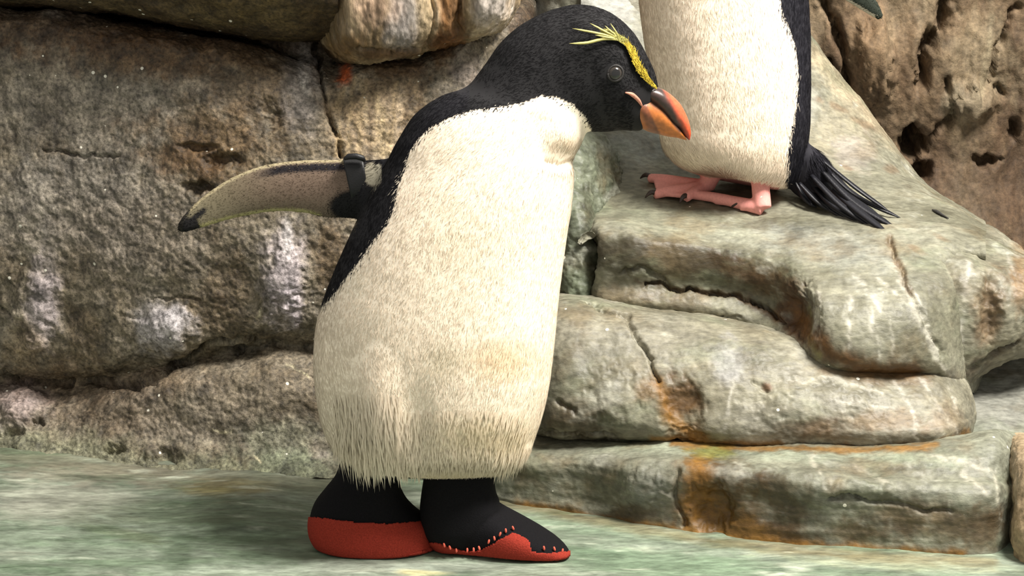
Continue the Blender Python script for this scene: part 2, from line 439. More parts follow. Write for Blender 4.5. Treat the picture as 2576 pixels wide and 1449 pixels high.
    w.blob(150, 1180, 260, 50, (158, 152, 134), 0.6)
    w.blob(60, 870, 60, 60, (146, 126, 100), 0.5)
    # tan streaked face right of the long vertical crack
    w.blob(960, 290, 140, 130, (150, 128, 98), 0.8); w.line([(945, 240), (960, 300), (965, 390)], 12, (198, 176, 138), 0.8)
    w.line([(905, 210), (925, 300), (940, 390)], 8, (178, 160, 128), 0.6); w.line([(1010, 220), (1000, 300), (985, 380)], 8, (176, 158, 132), 0.5)
    w.blob(868, 185, 20, 34, (196, 92, 42), 0.9, 15); w.blob(1000, 170, 110, 30, (84, 58, 34), 0.7)
    w.blob(1170, 175, 42, 60, (126, 116, 108), 0.8); w.blob(1105, 130, 40, 40, (96, 66, 30), 0.7)
    w.blob(1330, 80, 60, 120, (66, 46, 28), 0.8)
    for x in (850, 880, 905, 930, 985, 1020, 1050):
        w.line([(x + 14, 190 + (x * 7) % 40), (x + 2, 280), (x - 6 + (x * 3) % 12, 395)], 5 + x % 4, (176, 154, 118) if x % 3 else (98, 80, 60), .6)
    w.C *= .82
    w.line([(-300, 1115), (-50, 1120), (200, 1140), (450, 1172), (700, 1188), (900, 1190)], 42, (112, 114, 92), .7, 1.0)
    for pts in ([(655, 775), (648, 800), (640, 805)], [(720, 920), (760, 930), (775, 945)], [(640, 1150), (655, 1165)], [(540, 1085), (575, 1088)]):
        w.line(pts, 4, (214, 204, 170), 0.8, 0.3)
    o = w.build('wall_left', MAT_WALL)
    return tag(o, 'rough brown-grey rock wall with cracks behind the booted penguin', None, None, 'structure')
wall_left = build_left_wall()

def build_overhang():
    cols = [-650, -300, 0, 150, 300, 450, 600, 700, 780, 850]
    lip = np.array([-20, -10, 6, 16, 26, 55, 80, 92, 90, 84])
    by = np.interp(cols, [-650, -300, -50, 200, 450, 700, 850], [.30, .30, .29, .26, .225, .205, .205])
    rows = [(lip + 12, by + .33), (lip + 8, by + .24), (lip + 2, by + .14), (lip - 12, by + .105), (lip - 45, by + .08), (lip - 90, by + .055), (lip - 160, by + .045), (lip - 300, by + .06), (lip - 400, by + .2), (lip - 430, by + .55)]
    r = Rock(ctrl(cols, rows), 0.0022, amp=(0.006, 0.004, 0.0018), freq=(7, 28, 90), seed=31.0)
    r.base([(40, 30, 18), (62, 48, 28), (80, 66, 42), (98, 82, 54)], 11)  # dark base colours carry the shade of the slanting underside
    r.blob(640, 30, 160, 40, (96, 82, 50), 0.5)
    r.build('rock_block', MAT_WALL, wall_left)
    cols = [790, 822, 860, 920, 1000, 1080, 1150, 1215, 1265, 1296, 1310]
    lip = np.array([70, 120, 150, 158, 148, 128, 104, 88, 66, 30, -20])
    e = np.array([.16, .05, .01, 0, 0, .005, .01, .0, .01, .05, .14])
    rows = [(lip + 6, .52), (lip + 5, .40), (lip, .31 + e), (lip - 16, .275 + e), (lip - 50, .262 + e), (lip - 110, .256 + e), (lip - 200, .26 + e), (lip - 330, .30 + e), (lip - 420, .44), (lip - 470, .85)]
    r = Rock(ctrl(cols, rows), 0.0016, amp=(0.006, 0.005, 0.0022), freq=(8, 30, 90), seed=37.0, sx=(1.4, 1, 0.6))
    r.crack([(1085, -40), (1090, 40), (1070, 110)], 7, 0.008); r.crack([(1160, -20), (1150, 80)], 9, 0.012)
    r.crack([(905, 118), (960, 128), (1060, 128), (1110, 100)], 5, 0.006)
    r.px = project(r.V)
    r.base([(90, 70, 46), (122, 104, 78), (146, 128, 102), (160, 148, 126)], 14, (2.2, 1, 0.5))
    r.blob(1010, 60, 50, 90, (146, 142, 140), 0.7); r.blob(940, 20, 70, 50, (158, 132, 112), 0.6); r.blob(1075, 40, 24, 90, (176, 156, 124), 0.7)
    r.blob(1135, 30, 40, 100, (118, 76, 34), 0.75); r.blob(1120, 110, 60, 30, (104, 62, 24), 0.8)
    r.blob(1235, 20, 56, 60, (200, 190, 182), 0.85); r.line([(1240, 60), (1190, 88)], 6, (192, 176, 150), 0.7)
    r.blob(870, 120, 60, 40, (104, 76, 38), 0.8); r.blob(840, 40, 40, 80, (104, 84, 52), 0.7); r.blob(990, 135, 120, 16, (88, 58, 26), 0.7)
    r.build('rock_block', MAT_STREAK, wall_left)
build_overhang()

# ---- back wall, right
def build_back_wall():
    cols = [300, 800, 1250, 1500, 1800, 2050, 2200, 2350, 2500, 2700, 3000, 3300, 3500]
    yo = np.array([-.1, -.03, 0, 0, 0, 0, 0, 0, 0, 0, -.05, -.25, -.6])
    rows = [(p, y + yo) for p, y in ((1050, .95), (900, .95), (700, .98), (560, 1.0), (430, 1.03), (300, 1.02), (150, 1.0), (0, 1.0), (-200, .96), (-500, .95))]
    c = ctrl(cols, rows)
    r = Rock(c, 0.0032, amp=(0.035, 0.013, 0.0045), freq=(4.5, 15, 55), seed=51.0, sx=(1.5, 1, 0.6))
    r.crack([(2060, -20), (2100, 60), (2125, 130), (2130, 210), (2150, 260)], 12, 0.05)
    r.crack([(2385, -20), (2370, 60), (2330, 130), (2325, 220)], 20, 0.07)
    r.crack([(2080, 150), (2120, 220), (2170, 290)], 9, 0.03)
    r.crack([(2560, 20), (2510, 120), (2490, 210), (2530, 240)], 10, 0.03)
    r.crack([(2380, 200), (2400, 290), (2330, 360)], 10, 0.03)
    r.bump(2300, 360, 40, 55, -0.10, 0.4); r.bump(2320, 430, 40, 30, -0.05, 0.4); r.bump(2480, 405, 50, 18, -0.03); r.bump(2550, 330, 20, 40, -0.03)
    r.bump(2450, 250, 90, 60, 0.03); r.bump(2200, 150, 70, 160, 0.035)
    r.px = project(r.V)
    r.base([(70, 52, 36), (104, 82, 60), (126, 104, 78), (146, 126, 98), (164, 146, 116)], 6.5, (1.5, 1, 0.8))
    r.blob(2400, 480, 260, 130, (86, 66, 48), 0.65); r.blob(2470, 150, 100, 130, (162, 146, 116), 0.5); r.blob(2180, 150, 60, 150, (156, 128, 94), 0.5)
    r.blob(2290, 150, 50, 150, (104, 78, 54), 0.5); r.blob(2420, 260, 60, 50, (160, 148, 122), 0.5)
    r.line([(2500, 40), (2480, 150), (2475, 240)], 7, (184, 170, 138), 0.5)
    r.C = r.C * .70 + .06 * r.C.mean(1)[:, None]
    o = r.build('wall_back', MAT_BACK)
    tag(o, 'dark brown craggy rock wall far behind the rock terrace', None, None, 'structure')
build_back_wall()

# ---- rock terrace
GREY = [(104, 96, 76), (138, 132, 112), (158, 154, 134), (170, 166, 148), (194, 190, 174)]
terrace = empty('rock_terrace', 'stepped grey-green rock terrace with rust stains and white drip streaks', 'rock', loc=(0.3, 0.1, 0))
def build_terrace():
    def finish(r, name, mat=MAT_LEDGE, late=()):
        r.C *= .56
        r.mix(.55 * sstep(.02, .45, fbm(r.q * 13 + 20, 5, .6)), (104, 90, 66))
        r.mix(.40 * sstep(.05, .45, fbm(r.q * np.array((10, 10, 22)) + 60, 5, .6)), (110, 118, 96))
        r.mix(.5 * sstep(.12, .5, fbm(r.q * np.array((16, 16, 34)) + 90, 5, .65)), (172, 172, 160))
        for a in late: (r.line if isinstance(a[0], list) else r.blob)(*a)
        o = r.build(name, mat); reparent(o, terrace); return o
    # lower step
    cols = np.array([1080, 1180, 1300, 1450, 1700, 2000, 2250, 2420, 2500, 2535, 2550], float)
    base = np.array([1240, 1255, 1278, 1300, 1342, 1378, 1393, 1402, 1402, 1398, 1370.])
    b = at_z(cols, base, np.full(len(cols), -0.006)); bY = b[:, 1]
    bY = bY + np.array([.02, .01, 0, 0, 0, 0, 0, 0, .004, .02, .10])
    lip = np.array([1140, 1140, 1142, 1146, 1165, 1190, 1210, 1222, 1222, 1225, 1240.])
    back = np.array([1085, 1085, 1090, 1098, 1112, 1122, 1124, 1110, 1095, 1100, 1140.])
    rows = [(base + 4, bY), ((base * .8 + lip * .2), bY + .004), (base * .45 + lip * .55, bY + .006), (lip + 22, bY + .008), (lip + 2, bY + .016), (lip - 10, bY + .03),
            (lip * .4 + back * .6, bY + .055), (back, bY + .085), (back - 14, bY + .12)]
    r = Rock(ctrl(cols, rows), 0.0013, amp=(0.006, 0.003, 0.0008), freq=(8, 24, 90), strata=0.002, seed=61.0)
    r.crack([(2090, 1245), (2180, 1262), (2260, 1262), (2320, 1290), (2400, 1285)], 7, 0.007)
    r.bump(1790, 1280, 70, 90, -0.012); r.bump(1620, 1230, 90, 70, 0.008); r.bump(2150, 1230, 120, 24, 0.005)
    r.crack([(1705, 1180), (1700, 1250), (1720, 1320)], 8, 0.008)
    r.px = project(r.V)
    r.base([(118, 114, 96), (140, 140, 122), (154, 156, 138), (170, 172, 154)], 9)
    r.blob(1800, 1260, 110, 130, (96, 62, 20), 0.9, -14); r.blob(1900, 1330, 200, 50, (104, 68, 24), 0.8, 8); r.blob(1760, 1180, 36, 40, (114, 84, 30), 0.75)
    r.blob(1930, 1240, 160, 60, (84, 74, 50), 0.7, 18); r.line([(1300, 1275), (1500, 1305), (1700, 1340), (2000, 1372), (2250, 1388), (2420, 1398)], 18, (112, 78, 26), 0.85)
    r.blob(1520, 1220, 60, 80, (96, 92, 74), 0.6); r.blob(1640, 1235, 70, 70, (146, 148, 138), 0.7); r.blob(1590, 1290, 60, 24, (84, 64, 40), 0.7)
    r.blob(2330, 1300, 220, 50, (96, 78, 54), 0.6, 4); r.blob(2480, 1330, 60, 60, (118, 92, 60), 0.6); r.blob(2150, 1340, 120, 36, (110, 86, 50), 0.6, 5)
    r.line([(1480, 1110), (1700, 1128), (1950, 1140), (2200, 1150), (2420, 1160)], 16, (186, 196, 172), 0.55)
    r.blob(1790, 1130, 60, 26, (136, 138, 74), 0.7)
    r.line([(1690, 1112), (1900, 1126), (2150, 1132), (2350, 1118)], 10, (116, 84, 34), 0.7)
    for pts, wd in (([(2040, 1150), (2060, 1190)], 8), ([(2150, 1170), (2240, 1220)], 8), ([(2420, 1190), (2480, 1240)], 8), ([(2500, 1200), (2520, 1300)], 6), ([(2350, 1140), (2500, 1190)], 7), ([(2280, 1260), (2270, 1340)], 4), ([(2390, 1260), (2396, 1290)], 5), ([(2170, 1310), (2175, 1330)], 6), ([(2240, 1300), (2245, 1320)], 5)):
        r.line(pts, wd, (220, 216, 196), 0.75)
    r.blob(1930, 1270, 170, 80, (78, 64, 38), 0.7, 18); r.blob(1830, 1290, 100, 90, (92, 62, 24), 0.7); r.blob(2350, 1310, 200, 46, (82, 66, 44), 0.6, 3)
    finish(r, 'lower_step', late=[(1830, 1290, 110, 90, (84, 60, 26), .6), (1762, 1245, 50, 110, (116, 80, 28), .8), (1850, 1330, 130, 36, (108, 78, 30), .7, 8), ([(1300, 1275), (1500, 1305), (1700, 1340), (2000, 1370), (2250, 1388), (2420, 1398)], 11, (124, 88, 34), .7), (1790, 1132, 50, 18, (120, 122, 64), .6), ([(1690, 1114), (1900, 1128), (2150, 1134), (2350, 1120)], 7, (128, 92, 40), .6)])
    # middle step
    cols = np.array([1290, 1350, 1420, 1520, 1640, 1780, 1950, 2100, 2250, 2360, 2420, 2446, 2452], float)
    base = np.array([1092, 1096, 1100, 1104, 1112, 1120, 1128, 1132, 1134, 1126, 1108, 1085, 1060.])
    bY = at_z(cols, base, np.full(len(cols), .066))[:, 1] + np.array([.06, .02, 0, 0, 0, 0, 0, 0, 0, 0, .004, .025, .11])
    rim = np.array([800, 775, 765, 775, 800, 822, 850, 885, 915, 925, 950, 985, 1000.])
    rows = [(base + 5, bY + .02), (base - 6, bY), (base - 40, bY - .007), (base * .7 + rim * .3, bY + .0), (base * .4 + rim * .6, bY + .022), (base * .15 + rim * .85, bY + .052), (rim, bY + .085), (rim - 22, bY + .13), (rim - 30, bY + .18)]
    r = Rock(ctrl(cols, rows), 0.0013, amp=(0.007, 0.003, 0.0008), freq=(8, 24, 90), strata=0.001, seed=71.0)
    r.crack([(1480, 760), (1580, 800), (1600, 850), (1640, 905), (1655, 960)], 7, 0.008)
    r.crack([(1370, 1085), (1450, 1092), (1540, 1100)], 8, 0.008); r.crack([(1400, 1010), (1450, 1035)], 8, 0.006)
    r.crack([(1895, 955), (1925, 985)], 7, 0.004)
    r.bump(1720, 1040, 70, 110, -0.010); r.bump(1560, 1000, 120, 100, 0.008); r.bump(2050, 1020, 220, 80, 0.006)
    r.px = project(r.V)
    r.base(GREY, 8)
    r.blob(1480, 960, 110, 120, (132, 128, 110), 0.6); r.blob(1450, 1060, 90, 40, (92, 78, 58), 0.7)
    r.line([(1650, 960), (1690, 1050), (1760, 1110)], 26, (114, 80, 26), 0.8); r.blob(1720, 1010, 50, 70, (104, 76, 42), 0.7, -25); r.blob(1620, 990, 30, 40, (128, 92, 44), 0.6)
    r.blob(2050, 1080, 70, 30, (122, 92, 58), 0.6); r.blob(2230, 1060, 120, 30, (140, 110, 76), 0.55); r.blob(2370, 1060, 50, 40, (168, 148, 128), 0.5)
    r.line([(1640, 1108), (1800, 1118), (2000, 1126), (2200, 1134), (2360, 1120), (2430, 1090)], 11, (114, 82, 32), 0.75)
    r.blob(1830, 910, 50, 60, (196, 196, 196), 0.6); r.line([(1840, 960), (1830, 1030), (1822, 1090)], 6, (216, 212, 198), 0.7)
    r.line([(2080, 930), (2200, 955), (2330, 960)], 14, (128, 94, 54), 0.5); r.blob(1930, 975, 16, 14, (104, 70, 44), 0.8)
    for pts, wd in (([(2300, 940), (2350, 1010), (2400, 1080)], 8), ([(2250, 960), (2290, 1020), (2310, 1110)], 6), ([(2370, 930), (2410, 1040)], 7), ([(1960, 960), (2100, 950), (2220, 990)], 5), ([(2240, 1100), (2245, 1125)], 4), ([(1990, 1000), (2150, 1010), (2300, 1040)], 4)):
        r.line(pts, wd, (226, 220, 204), 0.7)
    r.blob(1450, 1050, 110, 60, (92, 82, 62), 0.6); r.blob(1500, 930, 130, 90, (120, 118, 100), 0.5); r.blob(2060, 1085, 120, 28, (104, 82, 56), 0.6)
    finish(r, 'middle_step', late=[([(1655, 970), (1690, 1050), (1750, 1108)], 18, (128, 90, 34), .7), ([(1640, 1106), (1800, 1116), (2000, 1124), (2200, 1132), (2360, 1118), (2430, 1090)], 8, (126, 90, 38), .6), (1715, 1000, 44, 60, (86, 62, 34), .7, -25), (2230, 940, 110, 12, (120, 84, 44), .6)])
    # upper ledge: front face with the nose, top, and the slope that rises behind the second penguin
    cols = np.array([1462, 1488, 1560, 1680, 1820, 1950, 2030, 2110, 2220, 2320, 2390, 2440, 2480], float)
    def led(py):   # depth of the ledge top at a pixel row
        return at_ledge(cols, np.broadcast_to(np.array(py, float), len(cols)))[:, 1]
    rows = [
        ([780, 790, 800, 812, 830, 880, 915, 938, 948, 955, 965, 985, 1000], [.36, .30, .28, .28, .27, .22, .17, .155, .155, .165, .18, .23, .3]),
        ([745, 755, 760, 770, 785, 830, 880, 915, 925, 930, 935, 955, 970], [.36, .29, .267, .262, .255, .22, .165, .137, .135, .145, .165, .22, .3]),
        ([710, 715, 715, 722, 735, 765, 815, 850, 860, 865, 870, 890, 910], [.36, .295, .277, .275, .27, .24, .165, .137, .135, .145, .17, .22, .3]),
        ([670, 670, 668, 672, 690, 720, 755, 780, 785, 790, 800, 820, 850], [.37, .295, .27, .27, .265, .235, .175, .152, .15, .16, .185, .23, .3]),
        ([625, 615, 612, 620, 640, 672, 705, 720, 720, 725, 735, 750, 780], [.38, .30, .274, .272, .27, .245, .2, .182, .178, .185, .20, .24, .31]),
        ([620, 588, 575, 590, 605, 630, 655, 660, 660, 660, 670, 690, 710], np.minimum(led(600) + .0, [.39, .32, .295, .297, .29, .265, .235, .225, .225, .225, .235, .27, .33])),
        ([550, 525, 530, 545, 560, 575, 590, 595, 600, 605, 610, 630, 650], led([530, 520, 530, 545, 560, 575, 600, 610, 620, 625, 630, 630, 640])),
        ([470, 470, 480, 490, 500, 510, 520, 525, 535, 550, 560, 580, 600], led([470, 470, 480, 490, 500, 510, 520, 525, 535, 550, 560, 580, 600])),
        ([430, 425, 425, 430, 432, 440, 450, 455, 470, 500, 520, 545, 565], [.47, .47, .47, .475, .48, .475, .46, .46, .45, .43, .42, .42, .42]),
        ([370, 355, 345, 350, 340, 350, 350, 370, 415, 475, 516, 542, 564], [.5, .5, .51, .53, .54, .54, .53, .53, .51, .49, .48, .47, .46]),
        ([260, 240, 230, 220, 200, 200, 200, 260, 370, 460, 508, 535, 558], [.55, .55, .56, .58, .60, .61, .60, .60, .57, .55, .53, .51, .5]),
        ([60, 50, 40, 30, 20, 10, 85, 192, 332, 453, 502, 530, 553], [.62, .62, .63, .65, .66, .66, .66, .66, .62, .59, .56, .54, .53]),
        ([-150, -150, -150, -150, -120, -20, 80, 190, 332, 455, 506, 536, 560], [.66, .66, .67, .70, .72, .73, .74, .74, .70, .67, .64, .62, .6]),
        ([-300, -300, -300, -300, -200, 60, 170, 260, 400, 510, 560, 590, 620], [.72, .72, .73, .76, .80, .84, .84, .84, .80, .77, .74, .72, .7])]
    r = Rock(ctrl(cols, rows), 0.0016, amp=(0.006, 0.0028, 0.0008), freq=(8, 24, 90), strata=0.0, seed=83.0)
    # keep the standing place of the penguin even
    r.crack([(1620, 712), (1720, 728), (1850, 745), (1930, 775), (1975, 810)], 5, 0.012); r.crack([(1560, 690), (1620, 672), (1680, 712)], 8, 0.008)
    r.crack([(1700, 790), (1800, 800), (1860, 800)], 5, 0.004)
    r.crack([(2235, 600), (2260, 660), (2290, 740), (2330, 820), (2370, 890)], 6, 0.006)
    r.bump(2020, 790, 60, 110, -0.012, 0.3); r.bump(1480, 640, 30, 110, -0.01)
    r.px = project(r.V)
    r.base([(106, 102, 82), (138, 136, 116), (160, 158, 138), (178, 176, 158)], 10)
    r.blob(1700, 650, 260, 46, (84, 74, 52), 0.85, 8); r.blob(1900, 690, 120, 40, (104, 80, 50), 0.7, 20); r.blob(1560, 620, 70, 40, (88, 84, 66), 0.7)  # front face: brown stain, with overhead shade painted into it
    r.blob(1650, 745, 170, 30, (140, 120, 88), 0.6); r.line([(1600, 705), (1720, 728), (1850, 745), (1960, 800)], 8, (72, 48, 24), 0.7)
    r.line([(1990, 740), (2030, 820), (2080, 890), (2180, 928), (2300, 936)], 26, (92, 56, 20), 0.85); r.blob(2000, 800, 46, 70, (96, 62, 26), 0.8, -20)
    r.blob(1700, 560, 220, 40, (160, 162, 140), 0.6, 6); r.blob(1900, 600, 220, 30, (190, 192, 174), 0.5, 10); r.blob(2080, 620, 180, 50, (168, 172, 166), 0.5, 12)
    r.blob(1650, 365, 160, 50, (196, 204, 196), 0.7); r.blob(1490, 400, 40, 100, (104, 112, 92), 0.6)
    r.blob(1500, 20, 150, 60, (204, 204, 196), 0.8); r.blob(2120, 330, 90, 160, (196, 186, 160), 0.6, 35)
    r.line([(2045, 140), (2200, 300), (2330, 410), (2480, 520)], 22, (206, 188, 156), 0.7); r.blob(2150, 380, 60, 50, (200, 190, 184), 0.5)
    for cx, cy, a, b_ in ((2110, 270, 30, 9), (2170, 310, 36, 9), (2130, 422, 18, 7), (2060, 250, 16, 8), (2310, 630, 36, 9), (2370, 600, 30, 7), (2240, 425, 22, 12)):
        r.blob(cx, cy, a, b_, (136, 104, 74), 0.5, 25)
    for pts, wd in (([(2060, 740), (2052, 820), (2060, 890)], 9), ([(2140, 750), (2132, 880)], 8), ([(2190, 780), (2210, 900)], 9), ([(2240, 800), (2245, 890)], 7), ([(2150, 690), (2220, 780)], 8), ([(2240, 640), (2290, 760), (2340, 860), (2400, 960)], 10), ([(2210, 700), (2250, 740)], 8), ([(2300, 740), (2360, 900)], 7)):
        r.line(pts, wd, (226, 222, 206), 0.75)
    r.line([(2036, 780), (2044, 860), (2058, 900)], 7, (176, 172, 120), 0.8, 0.4); r.line([(2180, 900), (2180, 925)], 7, (238, 232, 216), 0.9, 0.3)
    r.line([(2235, 600), (2260, 660), (2290, 740)], 9, (124, 92, 56), 0.7)
    r.blob(1700, 660, 250, 50, (78, 66, 44), 0.8, 8); r.blob(1920, 700, 110, 46, (84, 62, 36), 0.8, 22); r.blob(2010, 800, 40, 80, (80, 52, 24), 0.8, -20)  # face darkened again, stain and painted shade in one colour
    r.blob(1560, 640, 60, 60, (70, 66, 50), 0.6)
    finish(r, 'upper_ledge', late=[([(2000, 770), (2040, 840), (2090, 895), (2180, 928), (2300, 936)], 16, (88, 58, 24), .8), ([(1620, 710), (1720, 728), (1850, 745), (1960, 800)], 6, (60, 42, 22), .7)])
    # boulder at the right of the nose
    cols = np.array([2225, 2255, 2310, 2400, 2500, 2600, 2750], float)
    rows = [([960, 965, 975, 985, 930, 900, 890], [.33, .27, .235, .23, .24, .25, .28]),
            ([930, 940, 950, 955, 905, 880, 870], [.32, .25, .215, .21, .22, .23, .27]),
            ([850, 860, 870, 870, 850, 830, 830], [.32, .245, .21, .20, .205, .22, .26]),
            ([760, 770, 775, 770, 760, 750, 760], [.32, .255, .22, .205, .205, .22, .26]),
            ([680, 690, 690, 685, 690, 700, 720], [.33, .27, .24, .225, .225, .24, .28]),
            ([610, 615, 615, 610, 630, 655, 690], [.36, .315, .30, .285, .28, .28, .31]),
            ([560, 560, 560, 572, 600, 652, 690], [.40, .38, .37, .36, .345, .34, .36]),
            ([530, 530, 530, 540, 570, 640, 690], [.46, .45, .44, .43, .42, .41, .42]),
            ([540, 540, 540, 560, 600, 660, 710], [.56, .55, .54, .53, .52, .5, .5])]
    r = Rock(ctrl(cols, rows), 0.0016, amp=(0.009, 0.005, 0.0016), freq=(8, 24, 90), seed=91.0)
    r.bump(2490, 770, 40, 110, -0.012); r.crack([(2560, 860), (2500, 895), (2440, 935)], 7, 0.01)
    r.px = project(r.V)
    r.base([(112, 106, 86), (144, 140, 120), (166, 162, 142), (182, 178, 160)], 10)
    r.blob(2490, 780, 40, 110, (124, 92, 58), 0.7, 12); r.blob(2565, 690, 26, 90, (150, 110, 66), 0.6); r.blob(2350, 900, 60, 60, (134, 92, 52), 0.6)
    r.line([(2250, 600), (2290, 730), (2350, 830), (2410, 950)], 12, (110, 72, 40), 0.7); r.line([(2440, 660), (2420, 800), (2415, 930)], 9, (218, 212, 200), 0.7)
    r.line([(2330, 640), (2400, 700), (2470, 690)], 7, (216, 212, 200), 0.5); r.line([(2530, 620), (2560, 720)], 8, (216, 210, 196), 0.5)
    r.line([(2576, 850), (2500, 895), (2430, 940)], 8, (76, 60, 46), 0.7)
    finish(r, 'side_boulder')
    # slabs at the far right, below the boulder
    cols = np.array([2360, 2410, 2460, 2540, 2640, 2800], float)
    rows = [(1330, .10), ([1240, 1230, 1210, 1190, 1180, 1180], .12), ([1130, 1120, 1105, 1110, 1120, 1130], .15), ([1060, 1050, 1040, 1040, 1050, 1060], .20), (980, .255), (930, .30), (890, .36), (880, .45)]
    r = Rock(ctrl(cols, rows), 0.002, amp=(0.006, 0.003, 0.001), freq=(8, 24, 90), seed=97.0)
    r.px = project(r.V)
    r.base([(136, 134, 124), (156, 156, 146), (170, 170, 160), (188, 188, 178)], 8)
    r.blob(2560, 1150, 30, 40, (134, 96, 60), 0.6)
    finish(r, 'sloping_slab')
    cols = np.array([2512, 2538, 2574, 2650, 2770], float)
    rows = [([1440, 1425, 1420, 1430, 1440], [.10, .02, -.035, -.05, -.05]), ([1380, 1370, 1365, 1370, 1380], [.10, .02, -.035, -.05, -.05]), (1280, [.10, .03, -.02, -.04, -.04]), (1180, [.12, .05, .01, -.01, -.01]), (1120, [.15, .09, .05, .04, .04]), (1090, [.2, .16, .13, .12, .12]), (1080, .25)]
    r = Rock(ctrl(cols, rows), 0.002, amp=(0.010, 0.006, 0.002), freq=(8, 24, 90), seed=99.0)
    r.px = project(r.V)
    r.base([(160, 134, 100), (186, 162, 128), (204, 182, 150), (216, 200, 172)], 8)
    finish(r, 'end_boulder')
    # greenish rock standing behind the booted penguin, between wall and ledge
    cols = np.array([1310, 1345, 1380, 1420, 1460, 1510, 1560, 1600], float)
    rows = [(1000, [.40, .35, .31, .28, .27, .29, .34, .4]), (820, [.41, .36, .32, .29, .28, .30, .35, .42]), (700, [.42, .37, .325, .295, .29, .315, .37, .44]), (560, [.44, .39, .345, .315, .31, .345, .40, .47]),
            (440, [.47, .42, .38, .36, .365, .395, .44, .5]), ([355, 345, 338, 335, 345, 360, 380, 410], [.49, .45, .41, .395, .41, .44, .48, .53]), ([330, 315, 305, 305, 320, 340, 360, 390], [.54, .5, .46, .45, .47, .5, .53, .57]), ([340, 330, 320, 320, 330, 350, 380, 400], .62)]
    r = Rock(ctrl(cols, rows), 0.0016, amp=(0.016, 0.008, 0.003), freq=(9, 26, 90), seed=103.0)
    r.px = project(r.V)
    r.base([(90, 98, 80), (112, 120, 100), (130, 136, 116), (152, 158, 142)], 11)
    r.line([(1470, 480), (1476, 640), (1520, 745)], 14, (64, 58, 42), 0.6)
    r.blob(1560, 370, 60, 40, (186, 194, 186), 0.6)
    finish(r, 'green_boulder')
    # tall light rock rising out of the picture behind the penguin's head
    cols = np.array([1325, 1350, 1385, 1450, 1540, 1640, 1780], float)
    rows = [(360, [.74, .69, .66, .64, .63, .63, .64]), (200, [.74, .69, .66, .64, .63, .63, .64]), (60, [.75, .69, .66, .64, .635, .635, .65]), (-60, [.76, .70, .67, .65, .65, .65, .66]), (-200, [.78, .73, .70, .68, .68, .68, .68]), (-400, .75)]
    r = Rock(ctrl(cols, rows), 0.003, amp=(0.006, 0.004, 0.0015), freq=(9, 26, 90), seed=107.0)
    r.px = project(r.V)
    r.base([(160, 156, 136), (184, 180, 162), (196, 194, 180), (208, 206, 194)], 9)
    r.line([(1345, 90), (1400, 40), (1440, 20)], 14, (176, 164, 128), 0.6)
    finish(r, 'tall_boulder')
build_terrace()

# ------------------------------------------------------------------ birds
def superring(c, a, b, n, e=2.15):
    th = np.linspace(0, 2 * np.pi, n, endpoint=False)
    ct, st = np.cos(th), np.sin(th)
    return c + a * (np.sign(ct) * np.abs(ct) ** (2 / e))[:, None] + b * (np.sign(st) * np.abs(st) ** (2 / e))[:, None]
def loft_rings(rings, nseg=64, nlen=120, bdir=FWD, e=2.15):
    "rings: (Lpx, Lpy, Rpx, Rpy, Y, half depth in metres); returns verts and faces of a closed loft"
    R = np.array(rings, float)
    c0 = at(R[:, 0], R[:, 1], R[:, 4]); c1 = at(R[:, 2], R[:, 3], R[:, 4])
    return loft_pts(c0, c1, R[:, 5], nseg, nlen, bdir, e)
def loft_pts(c0, c1, dep, nseg=64, nlen=120, bdir=FWD, e=2.15):
    D = np.concatenate((c0, c1, np.asarray(dep)[:, None]), 1)
    mid = (c0 + c1) / 2
    dd = np.linalg.norm(np.diff(mid, axis=0), axis=1) + 0.5 * np.linalg.norm(np.diff(c0, axis=0), axis=1)
    kn = np.concatenate(([0], np.cumsum(dd)))
    S = hermite(D, kn, np.linspace(0, kn[-1], nlen))
    V = [superring((s[:3] + s[3:6]) / 2, (s[3:6] - s[:3]) / 2, np.asarray(bdir) * max(s[6], 1e-4), nseg, e) for s in S]
    V = np.concatenate(V)
    Q = grid_faces(nlen, nseg, True)
    k0, k1 = len(V), len(V) + 1
    V = np.concatenate((V, [V[:nseg].mean(0)], [V[-nseg:].mean(0)]))
    j = np.arange(nseg); j2 = (j + 1) % nseg; o = (nlen - 1) * nseg
    T = np.concatenate((np.stack((j2, j, np.full(nseg, k0)), 1), np.stack((o + j, o + j2, np.full(nseg, k1)), 1)))
    return V, Q, T
def pieces_to_mesh(name, pieces):
    V = []; faces = []; off = 0
    for v, q, t in pieces:
        V.append(v); faces += [tuple(int(x) + off for x in f) for f in q] + [tuple(int(x) + off for x in f) for f in t]; off += len(v)
    me = bpy.data.meshes.new(name)
    me.from_pydata(np.concatenate(V).tolist(), [], faces)
    me.update()
    bm = bmesh.new(); bm.from_mesh(me); bmesh.ops.recalc_face_normals(bm, faces=bm.faces); bm.to_mesh(me); bm.free()
    return me
def fuse(name, pieces, voxel, smooth=6):
    "one continuous skin out of overlapping closed pieces"
    me = pieces_to_mesh(name, pieces)
    o = bpy.data.objects.new(name, me); COL.objects.link(o)
    md = o.modifiers.new('fuse', 'REMESH'); md.mode = 'VOXEL'; md.voxel_size = voxel; md.use_smooth_shade = True
    if smooth:
        sm = o.modifiers.new('smooth', 'SMOOTH'); sm.factor = 0.5; sm.iterations = smooth
    dg = bpy.context.evaluated_depsgraph_get()
    out = bpy.data.meshes.new_from_object(o.evaluated_get(dg))
    bpy.data.objects.remove(o); bpy.data.meshes.remove(me)
    out.name = name
    return out
